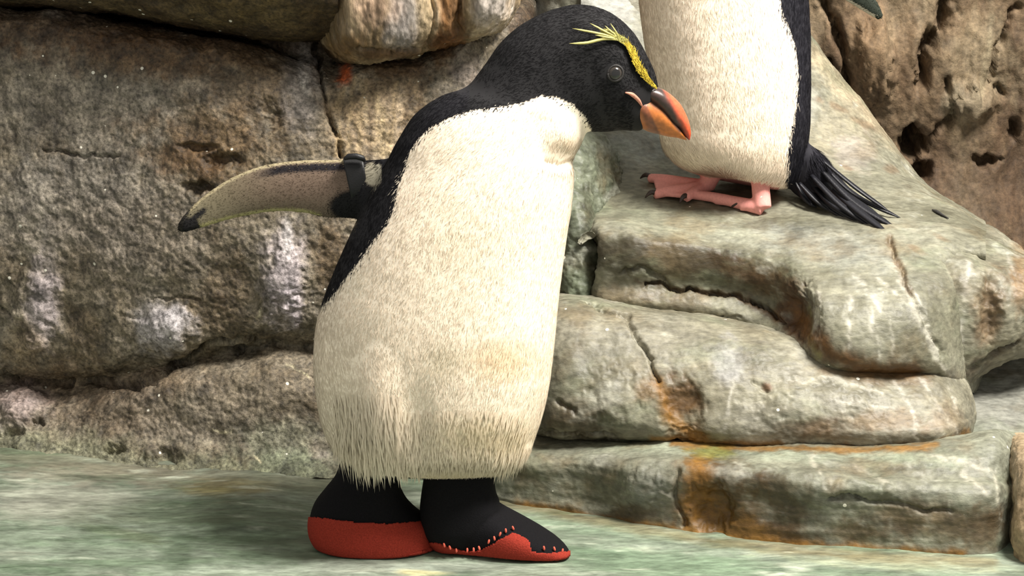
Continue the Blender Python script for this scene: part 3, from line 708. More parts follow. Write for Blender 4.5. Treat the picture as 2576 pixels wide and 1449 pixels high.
def mesh_arrays(me):
    V = np.empty(len(me.vertices) * 3); me.vertices.foreach_get('co', V); V = V.reshape(-1, 3)
    Nn = np.empty(len(me.vertices) * 3); me.vertices.foreach_get('normal', Nn); Nn = Nn.reshape(-1, 3)
    me.calc_loop_triangles()
    T = np.empty(len(me.loop_triangles) * 3, np.int32); me.loop_triangles.foreach_get('vertices', T); T = T.reshape(-1, 3)
    return V, Nn, T
def in_poly(p, poly):
    poly = np.asarray(poly, float); c = np.zeros(len(p), bool)
    x, y = p[:, 0], p[:, 1]
    for (x0, y0), (x1, y1) in zip(poly, np.roll(poly, -1, 0)):
        k = (y0 > y) != (y1 > y)
        c ^= k & (x < (x1 - x0) * (y - y0) / (y1 - y0 + 1e-12) + x0)
    return c
def pdist(p, pts):
    pts = np.asarray(pts, float); best = np.full(len(p), 1e9)
    for a, b in zip(pts[:-1], pts[1:]):
        ab = b - a; t = np.clip(((p - a) @ ab) / (ab @ ab + 1e-9), 0, 1)
        best = np.minimum(best, np.linalg.norm(p - (a + t[:, None] * ab), axis=1))
    return best
def plumage(name, parent, me, count, colour_fn, flow, length_fn, lift, width=0.00042, keep=None, seed=1, clump=0.0):
    "short tapered feather strands lying on a skin"
    rng = np.random.default_rng(seed)
    V, Nn, T = mesh_arrays(me)
    A = np.linalg.norm(np.cross(V[T[:, 1]] - V[T[:, 0]], V[T[:, 2]] - V[T[:, 0]]), axis=1)
    tri = T[rng.choice(len(T), count, p=A / A.sum())]
    b = rng.dirichlet((1, 1, 1), count)
    P = (V[tri] * b[..., None]).sum(1); n = (Nn[tri] * b[..., None]).sum(1); n /= np.linalg.norm(n, axis=1)[:, None]
    if keep is not None:
        k = keep(P, n); P, n = P[k], n[k]
    px = project(P)
    fl = np.array([(f[0], f[1]) for f in flow], float); fd = np.array([(f[2], f[3]) for f in flow], float)
    fd /= np.linalg.norm(fd, axis=1)[:, None]
    w = 1 / (((px[:, None] - fl[None]) ** 2).sum(-1) + 400) ** 1.5
    d2 = (w[..., None] * fd[None]).sum(1) / w.sum(1)[:, None]
    ang = 0.22 * rng.normal(size=len(P)) + 0.5 * fbm(P * 60 + seed, 2)
    c, s = np.cos(ang), np.sin(ang)
    d2 = np.stack((d2[:, 0] * c - d2[:, 1] * s, d2[:, 0] * s + d2[:, 1] * c), 1)
    d = d2[:, :1] * RIGHT - d2[:, 1:] * UP
    d -= (d * n).sum(1)[:, None] * n; d /= np.linalg.norm(d, axis=1)[:, None] + 1e-9
    Lh = length_fn(px) * rng.uniform(0.65, 1.2, len(P))
    lf = lift * rng.uniform(0.3, 1.5, len(P)) * np.where(rng.random(len(P)) < .08, 4.5, 1.0)
    if clump: d = d + clump * fbm(P * np.array((110, 110, 25)), 2)[:, None] * np.cross(n, d)
    side = np.cross(n, d); side /= np.linalg.norm(side, axis=1)[:, None] + 1e-9
    w_ = width * rng.uniform(0.7, 1.4, len(P))
    root = P - n * 0.0006
    midp = P + d * (Lh * 0.55)[:, None] + n * (Lh * lf * 0.6)[:, None]
    tip = P + d * Lh[:, None] + n * (Lh * lf * 0.9)[:, None]
    M = len(P)
    VV = np.stack((root - side * w_[:, None], root + side * w_[:, None], midp + side * w_[:, None] * 0.8, midp - side * w_[:, None] * 0.8, tip), 1).reshape(-1, 3)
    base = (np.arange(M) * 5)[:, None]
    TT = np.concatenate((base + [0, 1, 2], base + [0, 2, 3], base + [3, 2, 4]))
    m = mesh_np(name, VV, TT)
    C = colour_fn(P, px, rng)
    set_col(m, np.repeat(C, 5, 0))
    bn = n + 0.10 * d * rng.normal(size=(M, 1)) + side * 0.12 * rng.normal(size=(M, 1))
    bn /= np.linalg.norm(bn, axis=1)[:, None]
    a = m.attributes.new('bn', 'FLOAT_VECTOR', 'POINT'); a.data.foreach_set('vector', np.repeat(bn, 5, 0).astype(np.float32).ravel())
    o = link(name, m, MAT_FEATHER); reparent(o, parent); o['kind'] = 'stuff'
    return o
def part(name, me, mat, parent):
    o = link(name, me, mat); reparent(o, parent); return o
def tube(pts, radii, nseg=10):
    "closed tube through points, parallel frames"
    pts = np.asarray(pts, float); radii = np.asarray(radii, float)
    tg = np.gradient(pts, axis=0); tg /= np.linalg.norm(tg, axis=1)[:, None]
    up = np.array((0.13, 0.31, 0.94)); V = []
    th = np.linspace(0, 2 * np.pi, nseg, endpoint=False)
    for p, t, r in zip(pts, tg, radii):
        u = np.cross(t, up); u /= np.linalg.norm(u); v = np.cross(t, u)
        r = np.broadcast_to(r, 2)
        V.append(p + np.cos(th)[:, None] * u * r[0] + np.sin(th)[:, None] * v * r[1])
    n = len(pts); V = np.concatenate(V); Q = grid_faces(n, nseg, True)
    V = np.concatenate((V, [pts[0]], [pts[-1]])); j = np.arange(nseg); j2 = (j + 1) % nseg; o = (n - 1) * nseg
    T = np.concatenate((np.stack((j2, j, np.full(nseg, n * nseg)), 1), np.stack((o + j, o + j2, np.full(nseg, n * nseg + 1)), 1)))
    return V, Q, T
def blade(pts, widths, normal, thick=0.0008):
    "a feather: lens-shaped cross-section along pts"
    pts = np.asarray(pts, float); tg = np.gradient(pts, axis=0); tg /= np.linalg.norm(tg, axis=1)[:, None]
    V = []
    for p, t, w in zip(pts, tg, widths):
        s = np.cross(t, normal); s /= np.linalg.norm(s); nn = np.cross(s, t)
        V += [p - s * w, p + nn * thick, p + s * w, p - nn * thick]
    n = len(pts); V = np.array(V); Q = grid_faces(n, 4, True)
    V = np.concatenate((V, [pts[0]], [pts[-1]])); j = np.arange(4); j2 = (j + 1) % 4; o = (n - 1) * 4
    T = np.concatenate((np.stack((j2, j, np.full(4, n * 4)), 1), np.stack((o + j, o + j2, np.full(4, n * 4 + 1)), 1)))
    return V, Q, T
def smooth(me):
    me.polygons.foreach_set('use_smooth', np.ones(len(me.polygons), bool)); return me

CREAM, BLACK = lin((254, 239, 219)), lin((24, 23, 28))

# ---------------------------------------------------------------- penguin in boots
YB = 0.02
p1 = empty('penguin', 'black and cream penguin with yellow brow wearing black and red boots, wing stretched out', 'penguin', loc=tuple(at_z(1090., 1385., 0.0)))
body_rings = [
    (1010, 1196, 1120, 1200, YB, .015), (905, 1178, 1255, 1192, YB, .058), (848, 1142, 1318, 1160, YB, .077), (815, 1085, 1348, 1095, YB, .087), (796, 1000, 1374, 1010, YB, .092),
    (789, 900, 1391, 900, YB, .094), (800, 800, 1402, 790, YB, .093), (826, 720, 1412, 700, YB, .091), (868, 620, 1424, 610, YB, .088), (915, 520, 1438, 520, YB, .083), (958, 440, 1444, 450, YB, .078),
    (1000, 355, 1442, 405, YB, .073), (1048, 285, 1450, 375, YB, .068), (1110, 243, 1464, 350, YB, .063), (1175, 218, 1476, 332, YB, .059), (1215, 170, 1486, 330, YB, .055), (1262, 105, 1500, 331, YB, .052),
    (1320, 57, 1520, 331, YB, .050), (1390, 25, 1540, 330, YB, .048), (1460, 12, 1562, 328, YB, .047), (1530, 30, 1580, 328, YB, .043), (1590, 78, 1596, 329, YB, .033), (1630, 145, 1608, 329, YB, .022), (1652, 200, 1617, 324, YB, .014), (1656, 225, 1624, 310, YB, .008), (1650, 248, 1634, 292, YB, .003)]
flip = [(1030, 385, 960, 560, YB + .005, .014), (975, 398, 915, 552, YB + .008, .013), (930, 402, 876, 549, YB + .012, .0115), (870, 401, 820, 546, YB + .016, .009), (790, 402, 760, 535, YB + .020, .008), (710, 407, 690, 533, YB + .022, .0072),
        (640, 422, 632, 541, YB + .022, .0064), (570, 453, 577, 553, YB + .020, .0058), (510, 494, 530, 567, YB + .016, .0052), (472, 530, 492, 578, YB + .012, .0045), (450, 560, 464, 584, YB + .010, .0036), (446, 574, 454, 584, YB + .010, .002)]
far_flip = [(1150, 420, 1330, 430, YB + .066, .014), (1165, 520, 1325, 540, YB + .084, .012), (1170, 640, 1320, 660, YB + .098, .009), (1170, 740, 1300, 750, YB + .104, .007), (1175, 830, 1260, 835, YB + .106, .005), (1190, 880, 1225, 880, YB + .106, .003)]
pieces = [loft_rings(body_rings, 96, 220), loft_rings(flip, 40, 90, e=2.0), loft_rings(far_flip, 32, 40)]
# shanks that go down into the boots, and the throat pouch
pieces.append(tube([at(935., 1120., .012), at(925., 1220., .012), at(925., 1300., .012)], [.022, .018, .016], 24))
pieces.append(tube([at(1150., 1130., .025), at(1150., 1230., .025), at(1150., 1310., .025)], [.026, .022, .02], 24))
me = fuse('body', pieces, 0.0017, 8)
V, Nn, T = mesh_arrays(me)
px = project(V)
# throat pouch, thigh and belly folds
def swell(cx, cy, rx, ry, h):
    d = np.hypot((px[:, 0] - cx) / rx, (px[:, 1] - cy) / ry)
    return h * sstep(1.0, 0.0, d) * (Nn @ -FWD > -0.1)
hgt = swell(1415, 345, 70, 70, .006) + swell(945, 1030, 90, 190, .007) - swell(1050, 1060, 60, 160, .003)
hgt -= .002 * np.exp(-(pdist(px, [(1375, 408), (1410, 418), (1452, 402)]) / 9) ** 2) * (Nn @ -FWD > 0)
hgt += .0004 * fbm(V * 40, 3)
V2 = V + Nn * hgt[:, None]
me.vertices.foreach_set('co', V2.astype(np.float32).ravel()); me.update()
WHITE_POLY = [(1485, 318), (1470, 290), (1440, 262), (1400, 245), (1360, 240), (1330, 255), (1270, 268), (1190, 278), (1130, 296), (1085, 320), (1052, 350), (1032, 380), (1018, 430), (1002, 470), (992, 520), (978, 560), (935, 610), (910, 650),
              (868, 700), (845, 735), (812, 770), (760, 800), (740, 1000), (780, 1300), (1400, 1300), (1500, 900), (1500, 500), (1492, 345)]
def colour1(P, px, rng=None):
    q = px.copy()
    if rng is not None: q = q + rng.normal(scale=5, size=px.shape)
    near = (P[:, 1] - YB - (P[:, 2] - .27) * -0.0) < .03
    white = in_poly(q, WHITE_POLY) & (near | (q[:, 0] > 1180 - (q[:, 1] - 600) * .2))
    f = fbm(P * 18 + 3, 3)
    cream = CREAM * (1 + 0.07 * f)[:, None]
    def tint(mask, col): 
        nonlocal cream
        cream = cream * (1 - mask[:, None]) + lin(col) * mask[:, None]
    def soft(cx, cy, rx, ry): return sstep(1.2, 0.1, np.hypot((px[:, 0] - cx) / rx, (px[:, 1] - cy) / ry) + .25 * f)
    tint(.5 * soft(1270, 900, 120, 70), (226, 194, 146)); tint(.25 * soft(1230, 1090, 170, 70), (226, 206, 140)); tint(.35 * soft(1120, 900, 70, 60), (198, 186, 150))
    tint(.35 * soft(1150, 1190, 170, 36), (176, 154, 104)); tint(.4 * soft(1420, 370, 60, 50), (226, 204, 172)); tint(.3 * soft(1150, 600, 160, 120), (224, 212, 184)); tint(.3 * soft(860, 1050, 80, 150), (206, 198, 178))  # first tint paints the shade under the belly
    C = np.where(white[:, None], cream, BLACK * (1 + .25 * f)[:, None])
    head = (q[:, 1] < 330) & (q[:, 0] > 1180) & ~white
    C = np.where(head[:, None], lin((26, 25, 27)) * (1 + .3 * f)[:, None], C)
    # flipper
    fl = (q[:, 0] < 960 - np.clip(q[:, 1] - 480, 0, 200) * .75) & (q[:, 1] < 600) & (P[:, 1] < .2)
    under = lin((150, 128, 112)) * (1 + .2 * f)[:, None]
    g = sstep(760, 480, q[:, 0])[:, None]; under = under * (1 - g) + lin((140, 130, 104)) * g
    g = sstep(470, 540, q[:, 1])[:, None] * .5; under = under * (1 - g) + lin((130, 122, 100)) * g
    top = [(975, 402), (930, 402), (870, 401), (790, 402), (710, 407), (640, 422), (570, 453), (510, 494), (472, 530)]
    bot = [(492, 578), (530, 567), (577, 553), (632, 541), (690, 533), (760, 534), (800, 545)]
    dt = pdist(q, top); db = pdist(q, bot)
    def put(mask, col):
        nonlocal under
        m = np.clip(mask, 0, 1)[:, None]; under = under * (1 - m) + lin(col) * m
    put(sstep(14, 6, np.abs(dt - 19)) * sstep(620, 700, q[:, 0]), (40, 36, 42))
    put(sstep(9, 5, dt) * sstep(980, 900, q[:, 0]), (196, 182, 146)); put(sstep(12, 6, db), (206, 198, 140))  # pale edging of the wing, its backlit rim glow painted in
    put(sstep(1.15, .85, np.hypot((q[:, 0] - 905) / 78, (q[:, 1] - 520) / 42) + .15 * f), (20, 20, 22))
    put(sstep(1.15, .85, np.hypot((q[:, 0] - 470) / 36, (q[:, 1] - 572) / 26)), (26, 24, 24)); put(sstep(10, 5, pdist(q, [(512, 530), (490, 548), (470, 575)])), (30, 28, 30))
    put(sstep(12, 7, pdist(q, [(447, 585), (452, 555), (470, 528)])), (46, 42, 36))
    put(sstep(880, 905, q[:, 0]) * sstep(1.1, .9, np.hypot((q[:, 0] - 940) / 26, (q[:, 1] - 438) / 30)), (206, 198, 176))
    put((q[:, 0] > 905) * (1 - sstep(1.1, .9, np.hypot((q[:, 0] - 940) / 26, (q[:, 1] - 438) / 30))), (26, 25, 30))
    C = np.where(fl[:, None], under * .62, C)  # wing underside scaled darker, its shade put into the colour
    back = (P[:, 1] > YB + .03) & (q[:, 0] < 900) & (q[:, 1] < 600)      # outer face of the wing
    C = np.where(back[:, None], BLACK * 1.1, C)
    legs = (P[:, 2] < .075) & (px[:, 1] > 1205)
    C = np.where(legs[:, None], lin((120, 116, 84)), C)
    return np.clip(C, 0, 1)
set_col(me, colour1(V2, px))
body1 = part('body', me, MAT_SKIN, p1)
bvh1 = BVHTree.FromPolygons(V2.tolist(), T.tolist())
def hit(bvh, x, y, lift=0.0):
    d = rays(float(x), float(y)); d = d / np.linalg.norm(d)
    loc, nor, _, _ = bvh.ray_cast(Vector(CAM), Vector(d))
    if loc is None: return None, None
    nor = np.array(nor)
    if nor @ d > 0: nor = -nor
    return np.array(loc) + nor * lift, nor
flow1 = [(1640, 180, -.4, -1), (1600, 100, -.8, -.7), (1480, 30, -1, 0), (1350, 60, -1, .5), (1240, 160, -.7, 1), (1130, 250, -1, .6), (1030, 340, -.6, 1), (930, 560, -.5, 1), (850, 750, -.3, 1), (1580, 280, -1, .1), (1450, 200, -1, .3), (1320, 200, -1, .3),
         (1430, 320, -.1, 1), (1350, 300, -.5, 1), (1200, 350, -.6, 1), (1300, 600, -.15, 1), (1100, 600, -.35, 1), (1200, 900, -.1, 1), (900, 950, .1, 1), (1350, 1000, -.1, 1), (900, 1150, .2, 1), (1300, 1150, -.3, 1), (700, 470, -1, .1), (560, 520, -1, .5), (900, 450, -1, .05)]
def len1(px):
    L = np.full(len(px), .0075)
    L = np.where(px[:, 1] < 335, .0055, L)
    L = np.where(px[:, 1] > 800, .009, L)
    L = np.where(px[:, 1] > 1080, .013, L)
    L = np.where((px[:, 0] < 930) & (px[:, 1] < 590), .0035, L)
    return L
def keep1(P, n):
    p = project(P)
    return (P[:, 2] > .068) & ~((p[:, 0] > 1600) & (p[:, 1] > 235)) & (np.hypot(p[:, 0] - 1548, p[:, 1] - 184) > 24)
plumage('plumage', p1, me, 170000, colour1, flow1, len1, 0.016, keep=keep1, seed=3, clump=0.25)
# long fringe over the left boot and at the hem
def fringe(seed=5):
    rng = np.random.default_rng(seed)
    VV = []; TT = []; CC = []; BN = []
    k = 0
    for i in range(2200):
        x = rng.uniform(835, 1330); y0 = 1180 - 150 * rng.random() ** 1.6
        if x < 1010: y0 = 1168 - 180 * rng.random() ** 1.5
        p, n = hit(bvh1, x, y0)
        if p is None: continue
        L = rng.uniform(.010, .018)
        if x < 1000: L = rng.uniform(.014, .027) * (1.15 if (int(x) // 14) % 2 else .8)
        elif 1060 < x < 1250: L *= .6
        dirv = np.array(((.10 if x < 1000 else (-.28 if x > 1240 else 0)) + rng.normal() * .10, -.10, -1.0)); dirv /= np.linalg.norm(dirv)
        s = np.cross(n, dirv); s /= np.linalg.norm(s); w = rng.uniform(.0005, .0010)
        m_ = p + dirv * L * .55 - FWD * .0014; t_ = p + dirv * L - FWD * .0008
        VV += [p - s*w, p + s*w, m_ + s*w*.8, m_ - s*w*.8, t_]; TT += [(k, k+1, k+2), (k, k+2, k+3), (k+3, k+2, k+4)]; k += 5
        CC.append((p, (x, y0), rng.uniform(.88, 1.06))); BN += [n] * 5
    m = mesh_np('hem_fringe', np.array(VV), np.array(TT)); CC = colour1(np.array([c[0] for c in CC]), np.array([c[1] for c in CC])) * np.array([c[2] for c in CC])[:, None]
    set_col(m, np.repeat(np.clip(CC, 0, 1), 5, 0))
    a = m.attributes.new('bn', 'FLOAT_VECTOR', 'POINT'); a.data.foreach_set('vector', np.array(BN, np.float32).ravel())
    o = part('hem_fringe', m, MAT_FEATHER, p1); o['kind'] = 'stuff'
fringe()

# eye
def eye(parent, bvh, x, y, r):
    p, n = hit(bvh, x, y)
    n = n * .6 - FWD * .4; n /= np.linalg.norm(n)
    bm = bmesh.new(); bmesh.ops.create_uvsphere(bm, u_segments=24, v_segments=16, radius=r)
    m = bpy.data.meshes.new('eye'); bm.to_mesh(m); bm.free(); smooth(m)
    c = p - n * r * .55
    o = link('eye', m, MAT_EYE); o.location = c
    reparent(o, parent)
    # pupil: a cap of a slightly larger sphere
    bm = bmesh.new(); bmesh.ops.create_uvsphere(bm, u_segments=24, v_segments=24, radius=r * 1.015)
    bmesh.ops.delete(bm, geom=[v for v in bm.verts if v.co.z < r * .82], context='VERTS')
    m = bpy.data.meshes.new('pupil'); bm.to_mesh(m); bm.free(); smooth(m)
    q = link('pupil', m, MAT_PUPIL); q.rotation_euler = Vector(n).to_track_quat('Z', 'Y').to_euler(); q.parent = o
    th = np.linspace(0, 2 * np.pi, 40); u = np.cross(n, (0, 0, 1)); u /= np.linalg.norm(u); v = np.cross(n, u)
    ring = [c + n * r * .52 + r * .90 * (math.cos(a) * u + math.sin(a) * v) for a in th]
    lid = pieces_to_mesh('eyelid', [tube(ring, np.full(40, r * .17), 8)]); smooth(lid)
    q = link('eyelid', lid, MAT_LID); q.parent = o; q.matrix_parent_inverse = o.matrix_basis.inverted()
    return o
eye(p1, bvh1, 1548, 184, .0078)

# beak: the upper mandible carries the lower one
def mandible(name, R, Y, colour):
    R = np.array(R, float); y = np.full(len(R), Y)
    m = smooth(pieces_to_mesh(name, [loft_pts(at(R[:, 0], R[:, 1], y), at(R[:, 2], R[:, 3], y), R[:, 4], 32, 50, FWD, 1.9)]))
    v, _, _ = mesh_arrays(m); q = project(v)
    set_col(m, np.clip(colour(q, fbm(v * 150, 3)), 0, 1))
    return m
def over(C, mask, col):
    k = np.clip(mask, 0, 1)[:, None]
    return C * (1 - k) + lin(col) * k
def col_upper(q, f):
    C = np.tile(lin((206, 84, 46)), (len(q), 1))
    C = over(C, sstep(330, 300, q[:, 1] + 10 * f) * .6, (222, 106, 74)); C = over(C, sstep(320, 350, q[:, 1]) * .6, (196, 50, 24))
    C = over(C, sstep(1700, 1680, q[:, 0] - (q[:, 1] - 262) * .5 + 6 * f), (66, 50, 46))
    return C
def col_lower(q, f):
    C = np.tile(lin((178, 104, 44)), (len(q), 1))
    C = over(C, sstep(1700, 1630, q[:, 0]) * .6, (150, 88, 48))
    C = over(C, sstep(12, 3, np.abs(q[:, 0] - 1612 - (q[:, 1] - 255) * .5)), (92, 52, 36))
    C = over(C, sstep(16, 4, pdist(q, [(1596, 240), (1616, 262), (1628, 295), (1640, 330)])), (120, 70, 46))
    C = over(C, sstep(10, 3, pdist(q, [(1640, 256), (1668, 276), (1690, 300), (1712, 328)])), (84, 56, 42))
    return C * (1 + .25 * f)[:, None]
up = [(1636, 214, 1626, 262, .0165), (1664, 223, 1652, 280, .0170), (1690, 240, 1674, 300, .0150), (1710, 260, 1690, 316, .0120), (1725, 286, 1708, 326, .0088), (1735, 314, 1720, 340, .0062), (1738, 336, 1728, 348, .0036), (1736, 351, 1733, 353, .001)]
low = [(1586, 226, 1606, 318, .0220), (1608, 236, 1630, 331, .0220), (1638, 246, 1656, 338, .0180), (1664, 264, 1682, 344, .0138), (1686, 296, 1704, 347, .0092), (1706, 320, 1718, 351, .0062), (1722, 342, 1728, 353, .0025)]
bk = part('beak', mandible('beak', up, YB, col_upper), MAT_BEAK, p1)
part('lower_mandible', mandible('lower_mandible', low, YB, col_lower), MAT_BEAK, bk)
MAT_GAPE = plain('gape_skin', (206, 140, 118), 0.5, 0.4, 0.15, 500)
gp = [hit(bvh1, x, y, .001)[0] for x, y in ((1572, 232), (1584, 235), (1596, 243), (1606, 254), (1613, 266))]
part('gape', smooth(pieces_to_mesh('gape', [tube(resample(gp, 16), np.interp(np.linspace(0, 1, 16), (0, .3, .7, 1), (.0006, .002, .0018, .0008)), 10)])), MAT_GAPE, bk)

# yellow brow and crest plumes
def brow(parent, bvh):
    rng = np.random.default_rng(9)
    path = resample(np.array([(1645, 222), (1622, 198), (1604, 172), (1590, 145), (1580, 125), (1566, 108), (1548, 96), (1530, 88), (1512, 84)], float), 90)
    half = np.interp(np.linspace(0, 1, 90), (0, .12, .35, .5, .62, .8, 1), (1, 5, 8, 7, 4, 7, 9))
    ps = []; cols = []
    for i in range(760):
        k = rng.integers(0, 84); tg = path[min(k + 3, 89)] - path[max(k - 3, 0)]; tg /= np.linalg.norm(tg); nn = np.array((-tg[1], tg[0]))
        off = rng.uniform(-1, 1) * half[k]
        a = path[k] + nn * off; L = rng.uniform(12, 24)
        pts = []
        for t in (0, .5, 1):
            z = a + (tg + nn * rng.normal() * .16) * L * t
            h, n = hit(bvh, z[0], z[1], .0022 + .0012 * t + rng.uniform(0, .001))
            if h is None: break
            pts.append(h)
        if len(pts) < 3: continue
        ps.append(blade(pts, (.0005, .0006, .0001), n, .00015)); c = lin((196, 172, 58)) * rng.uniform(.5, 1.15)
        if k > 55: c = lin((172, 166, 92)) * rng.uniform(.5, 1.1)
        cols.append(np.tile(np.clip(c, 0, 1), (len(ps[-1][0]), 1)))
    m = pieces_to_mesh('brow', ps); set_col(m, np.concatenate(cols))
    b = part('brow', m, MAT_YELLOW, parent)
    for pl, w in (([(1560, 104), (1520, 100), (1480, 108), (1432, 112)], 4.2), ([(1556, 100), (1515, 90), (1475, 82), (1441, 77)], 3.2), ([(1552, 97), (1525, 86), (1500, 74), (1482, 66)], 3.0), ([(1550, 96), (1530, 82), (1516, 72)], 2.6), ([(1556, 102), (1520, 96), (1494, 92)], 2.6), ([(1552, 92), (1538, 78), (1528, 68)], 2.4)):
        pp = resample(np.array(pl, float), 12); P3 = []
        for j, z in enumerate(pp):
            h, n = hit(bvh, z[0], z[1], .003 + .004 * j / 11); P3.append(h)
        m = pieces_to_mesh('crest_plume', [blade(P3, np.interp(np.linspace(0, 1, 12), (0, .4, .8, 1), (.4, 1, .8, .1)) * w * .00036, n, .0004)])
        set_col(m, np.tile(lin((198, 188, 116)), (len(m.vertices), 1)))
        part('crest_plume', smooth(m), MAT_YELLOW, parent)
brow(p1, bvh1)

# band round the wing
def wing_band(parent):
    secs = [(1030, 385, 960, 560), (885, 401, 905, 505)]
    rings = []
    for dx in (-26, -23, 21, 24):
        L = at(np.array([890. + dx]), np.array([399.]), np.array([YB + .014]))[0]; R = at(np.array([912. + dx * .9]), np.array([512.]), np.array([YB + .012]))[0]
        g = 1.0 if abs(dx) == 19 else .86
        rings.append((L, R, .0155 * g))
    m = smooth(pieces_to_mesh('wing_band', [loft_pts(np.array([r[0] for r in rings]), np.array([r[1] for r in rings]), np.array([r[2] for r in rings]), 40, 12, FWD, 2.6)]))
    o = part('wing_band', m, MAT_BAND, parent); o['label'] = 'black tag band strapped round the stretched wing'
    kn = smooth(pieces_to_mesh('buckle', [tube([at(866., 400., YB), at(876., 394., YB), at(896., 393., YB), at(912., 398., YB), at(918., 406., YB)], [.0015, .0028, .003, .0028, .0012], 12)]))
    part('buckle', kn, MAT_BAND, o)
wing_band(p1)

# boots
def boot(parent, pieces, top_line, name='boot', back_z=.003):
    me = fuse(name, pieces, 0.0015, 6)
    v, _, _ = mesh_arrays(me)
    v[:, 2] = np.maximum(v[:, 2], .0006)
    v += 0
    me.vertices.foreach_set('co', v.astype(np.float32).ravel()); me.update()
    v, n, _ = mesh_arrays(me)
    q = project(v)
    tl = np.array(top_line, float)
    edge = np.interp(q[:, 0], tl[:, 0], tl[:, 1])
    # the sole wraps the lower part of the boot: shell of faces under the seam line
    zs = np.interp(q[:, 0], tl[:, 0], tl[:, 1])
    cy = v[:, 1].mean()
    inside = q[:, 1] > edge
    back = v[:, 1] > cy + .018
    bm = bmesh.new(); bm.from_mesh(me)
    bm.verts.ensure_lookup_table()
    low_z = np.percentile(v[:, 2], 30)
    sel = np.where(back, v[:, 2] < back_z, inside)
    kill = [f for f in bm.faces if not all(sel[x.index] for x in f.verts)]
    for x in bm.verts:
        x.co = Vector(v[x.index] + n[x.index] * .0016)
        if x.co.z < .0002: x.co.z = .0002
    bmesh.ops.delete(bm, geom=kill, context='FACES')
    bmesh.ops.delete(bm, geom=[x for x in bm.verts if not x.link_faces], context='VERTS')
    r = bmesh.ops.extrude_face_region(bm, geom=list(bm.faces))
    for x in [g for g in r['geom'] if isinstance(g, bmesh.types.BMVert)]: x.co -= x.normal * .0022
    bmesh.ops.recalc_face_normals(bm, faces=bm.faces)
    sm = bpy.data.meshes.new('sole'); bm.to_mesh(sm); bm.free(); smooth(sm)
    o = part(name, me, MAT_BLACKCLOTH, parent)
    so = part('sole', sm, MAT_RED, o); so['label'] = 'red felt sole'
    return o, BVHTree.FromPolygons((v + n * .0016).tolist(), [tuple(p.vertices) for p in me.polygons])
WY = np.array((0, 1.0, 0))
YL, YR = .012, .009
left = loft_rings([(868, 1130, 985, 1140, YL, .026), (855, 1165, 1000, 1170, YL, .030), (842, 1200, 1004, 1205, YL, .033), (815, 1235, 1012, 1240, YL, .037), (790, 1268, 1030, 1270, YL, .041), (780, 1298, 1058, 1296, YL, .043), (778, 1325, 1082, 1312, YL, .044), (784, 1350, 1092, 1340, YL, .044), (802, 1372, 1100, 1368, YL, .042), (840, 1382, 1108, 1384, YL, .040), (900, 1386, 1080, 1388, YL, .03)], 64, 90, WY, 2.3)
b1, bb1 = boot(p1, [left], [(700, 1302), (800, 1300), (900, 1312), (980, 1316), (1050, 1312), (1092, 1300), (1200, 1300)], back_z=.022)
b1['label'] = 'black boot with broad red side, standing on its whole sole'
ank = loft_rings([(1072, 1150, 1235, 1150, YR, .032), (1066, 1200, 1243, 1195, YR, .035), (1060, 1240, 1248, 1240, YR, .037), (1056, 1280, 1258, 1272, YR, .039), (1062, 1330, 1240, 1320, YR, .038), (1080, 1360, 1220, 1360, YR, .03)], 56, 60, WY, 2.3)
foot = loft_rings([(1078, 1290, 1078, 1384, .020, .010), (1100, 1265, 1098, 1390, .018, .030), (1160, 1262, 1160, 1392, .015, .037), (1225, 1262, 1222, 1394, .011, .040), (1275, 1290, 1275, 1396, .006, .040), (1325, 1318, 1325, 1396, .001, .038), (1370, 1344, 1370, 1396, -.004, .033), (1405, 1366, 1404, 1396, -.010, .025), (1424, 1380, 1422, 1396, -.014, .016), (1433, 1388, 1431, 1394, -.016, .008)], 48, 90, WY, 2.6)
seam = [(1000, 1362), (1100, 1364), (1140, 1378), (1175, 1386), (1205, 1384), (1240, 1366), (1270, 1348), (1290, 1340), (1310, 1348), (1332, 1362), (1338, 1384), (1360, 1390), (1395, 1391), (1415, 1389), (1428, 1388), (1500, 1388)]
b2, bb2 = boot(p1, [ank, foot], seam)
b2['label'] = 'black boot pointing sideways, wavy stitched red sole'
st = pieces_to_mesh('stitch', [tube([(0, 0, -.0022), (0, 0, -.001), (0, 0, .001), (0, 0, .0022)], [.0006, .0011, .0011, .0006], 8)]); smooth(st)
st.materials.append(MAT_STITCH)
for x, y in ((1118, 1370), (1132, 1376), (1148, 1383), (1176, 1383), (1192, 1382), (1206, 1378), (1230, 1362), (1244, 1354), (1258, 1344), (1272, 1336), (1290, 1330), (1368, 1380), (1394, 1382), (1414, 1387)):
    h, n = hit(bb2, x, y, .0008)
    if h is None: continue
    o = bpy.data.objects.new('stitch', st); COL.objects.link(o)
    o.location = h; o.rotation_euler = (random.uniform(-.3, 0), random.uniform(-.4, .4), 0)
    reparent(o, b2)
    o.location = h

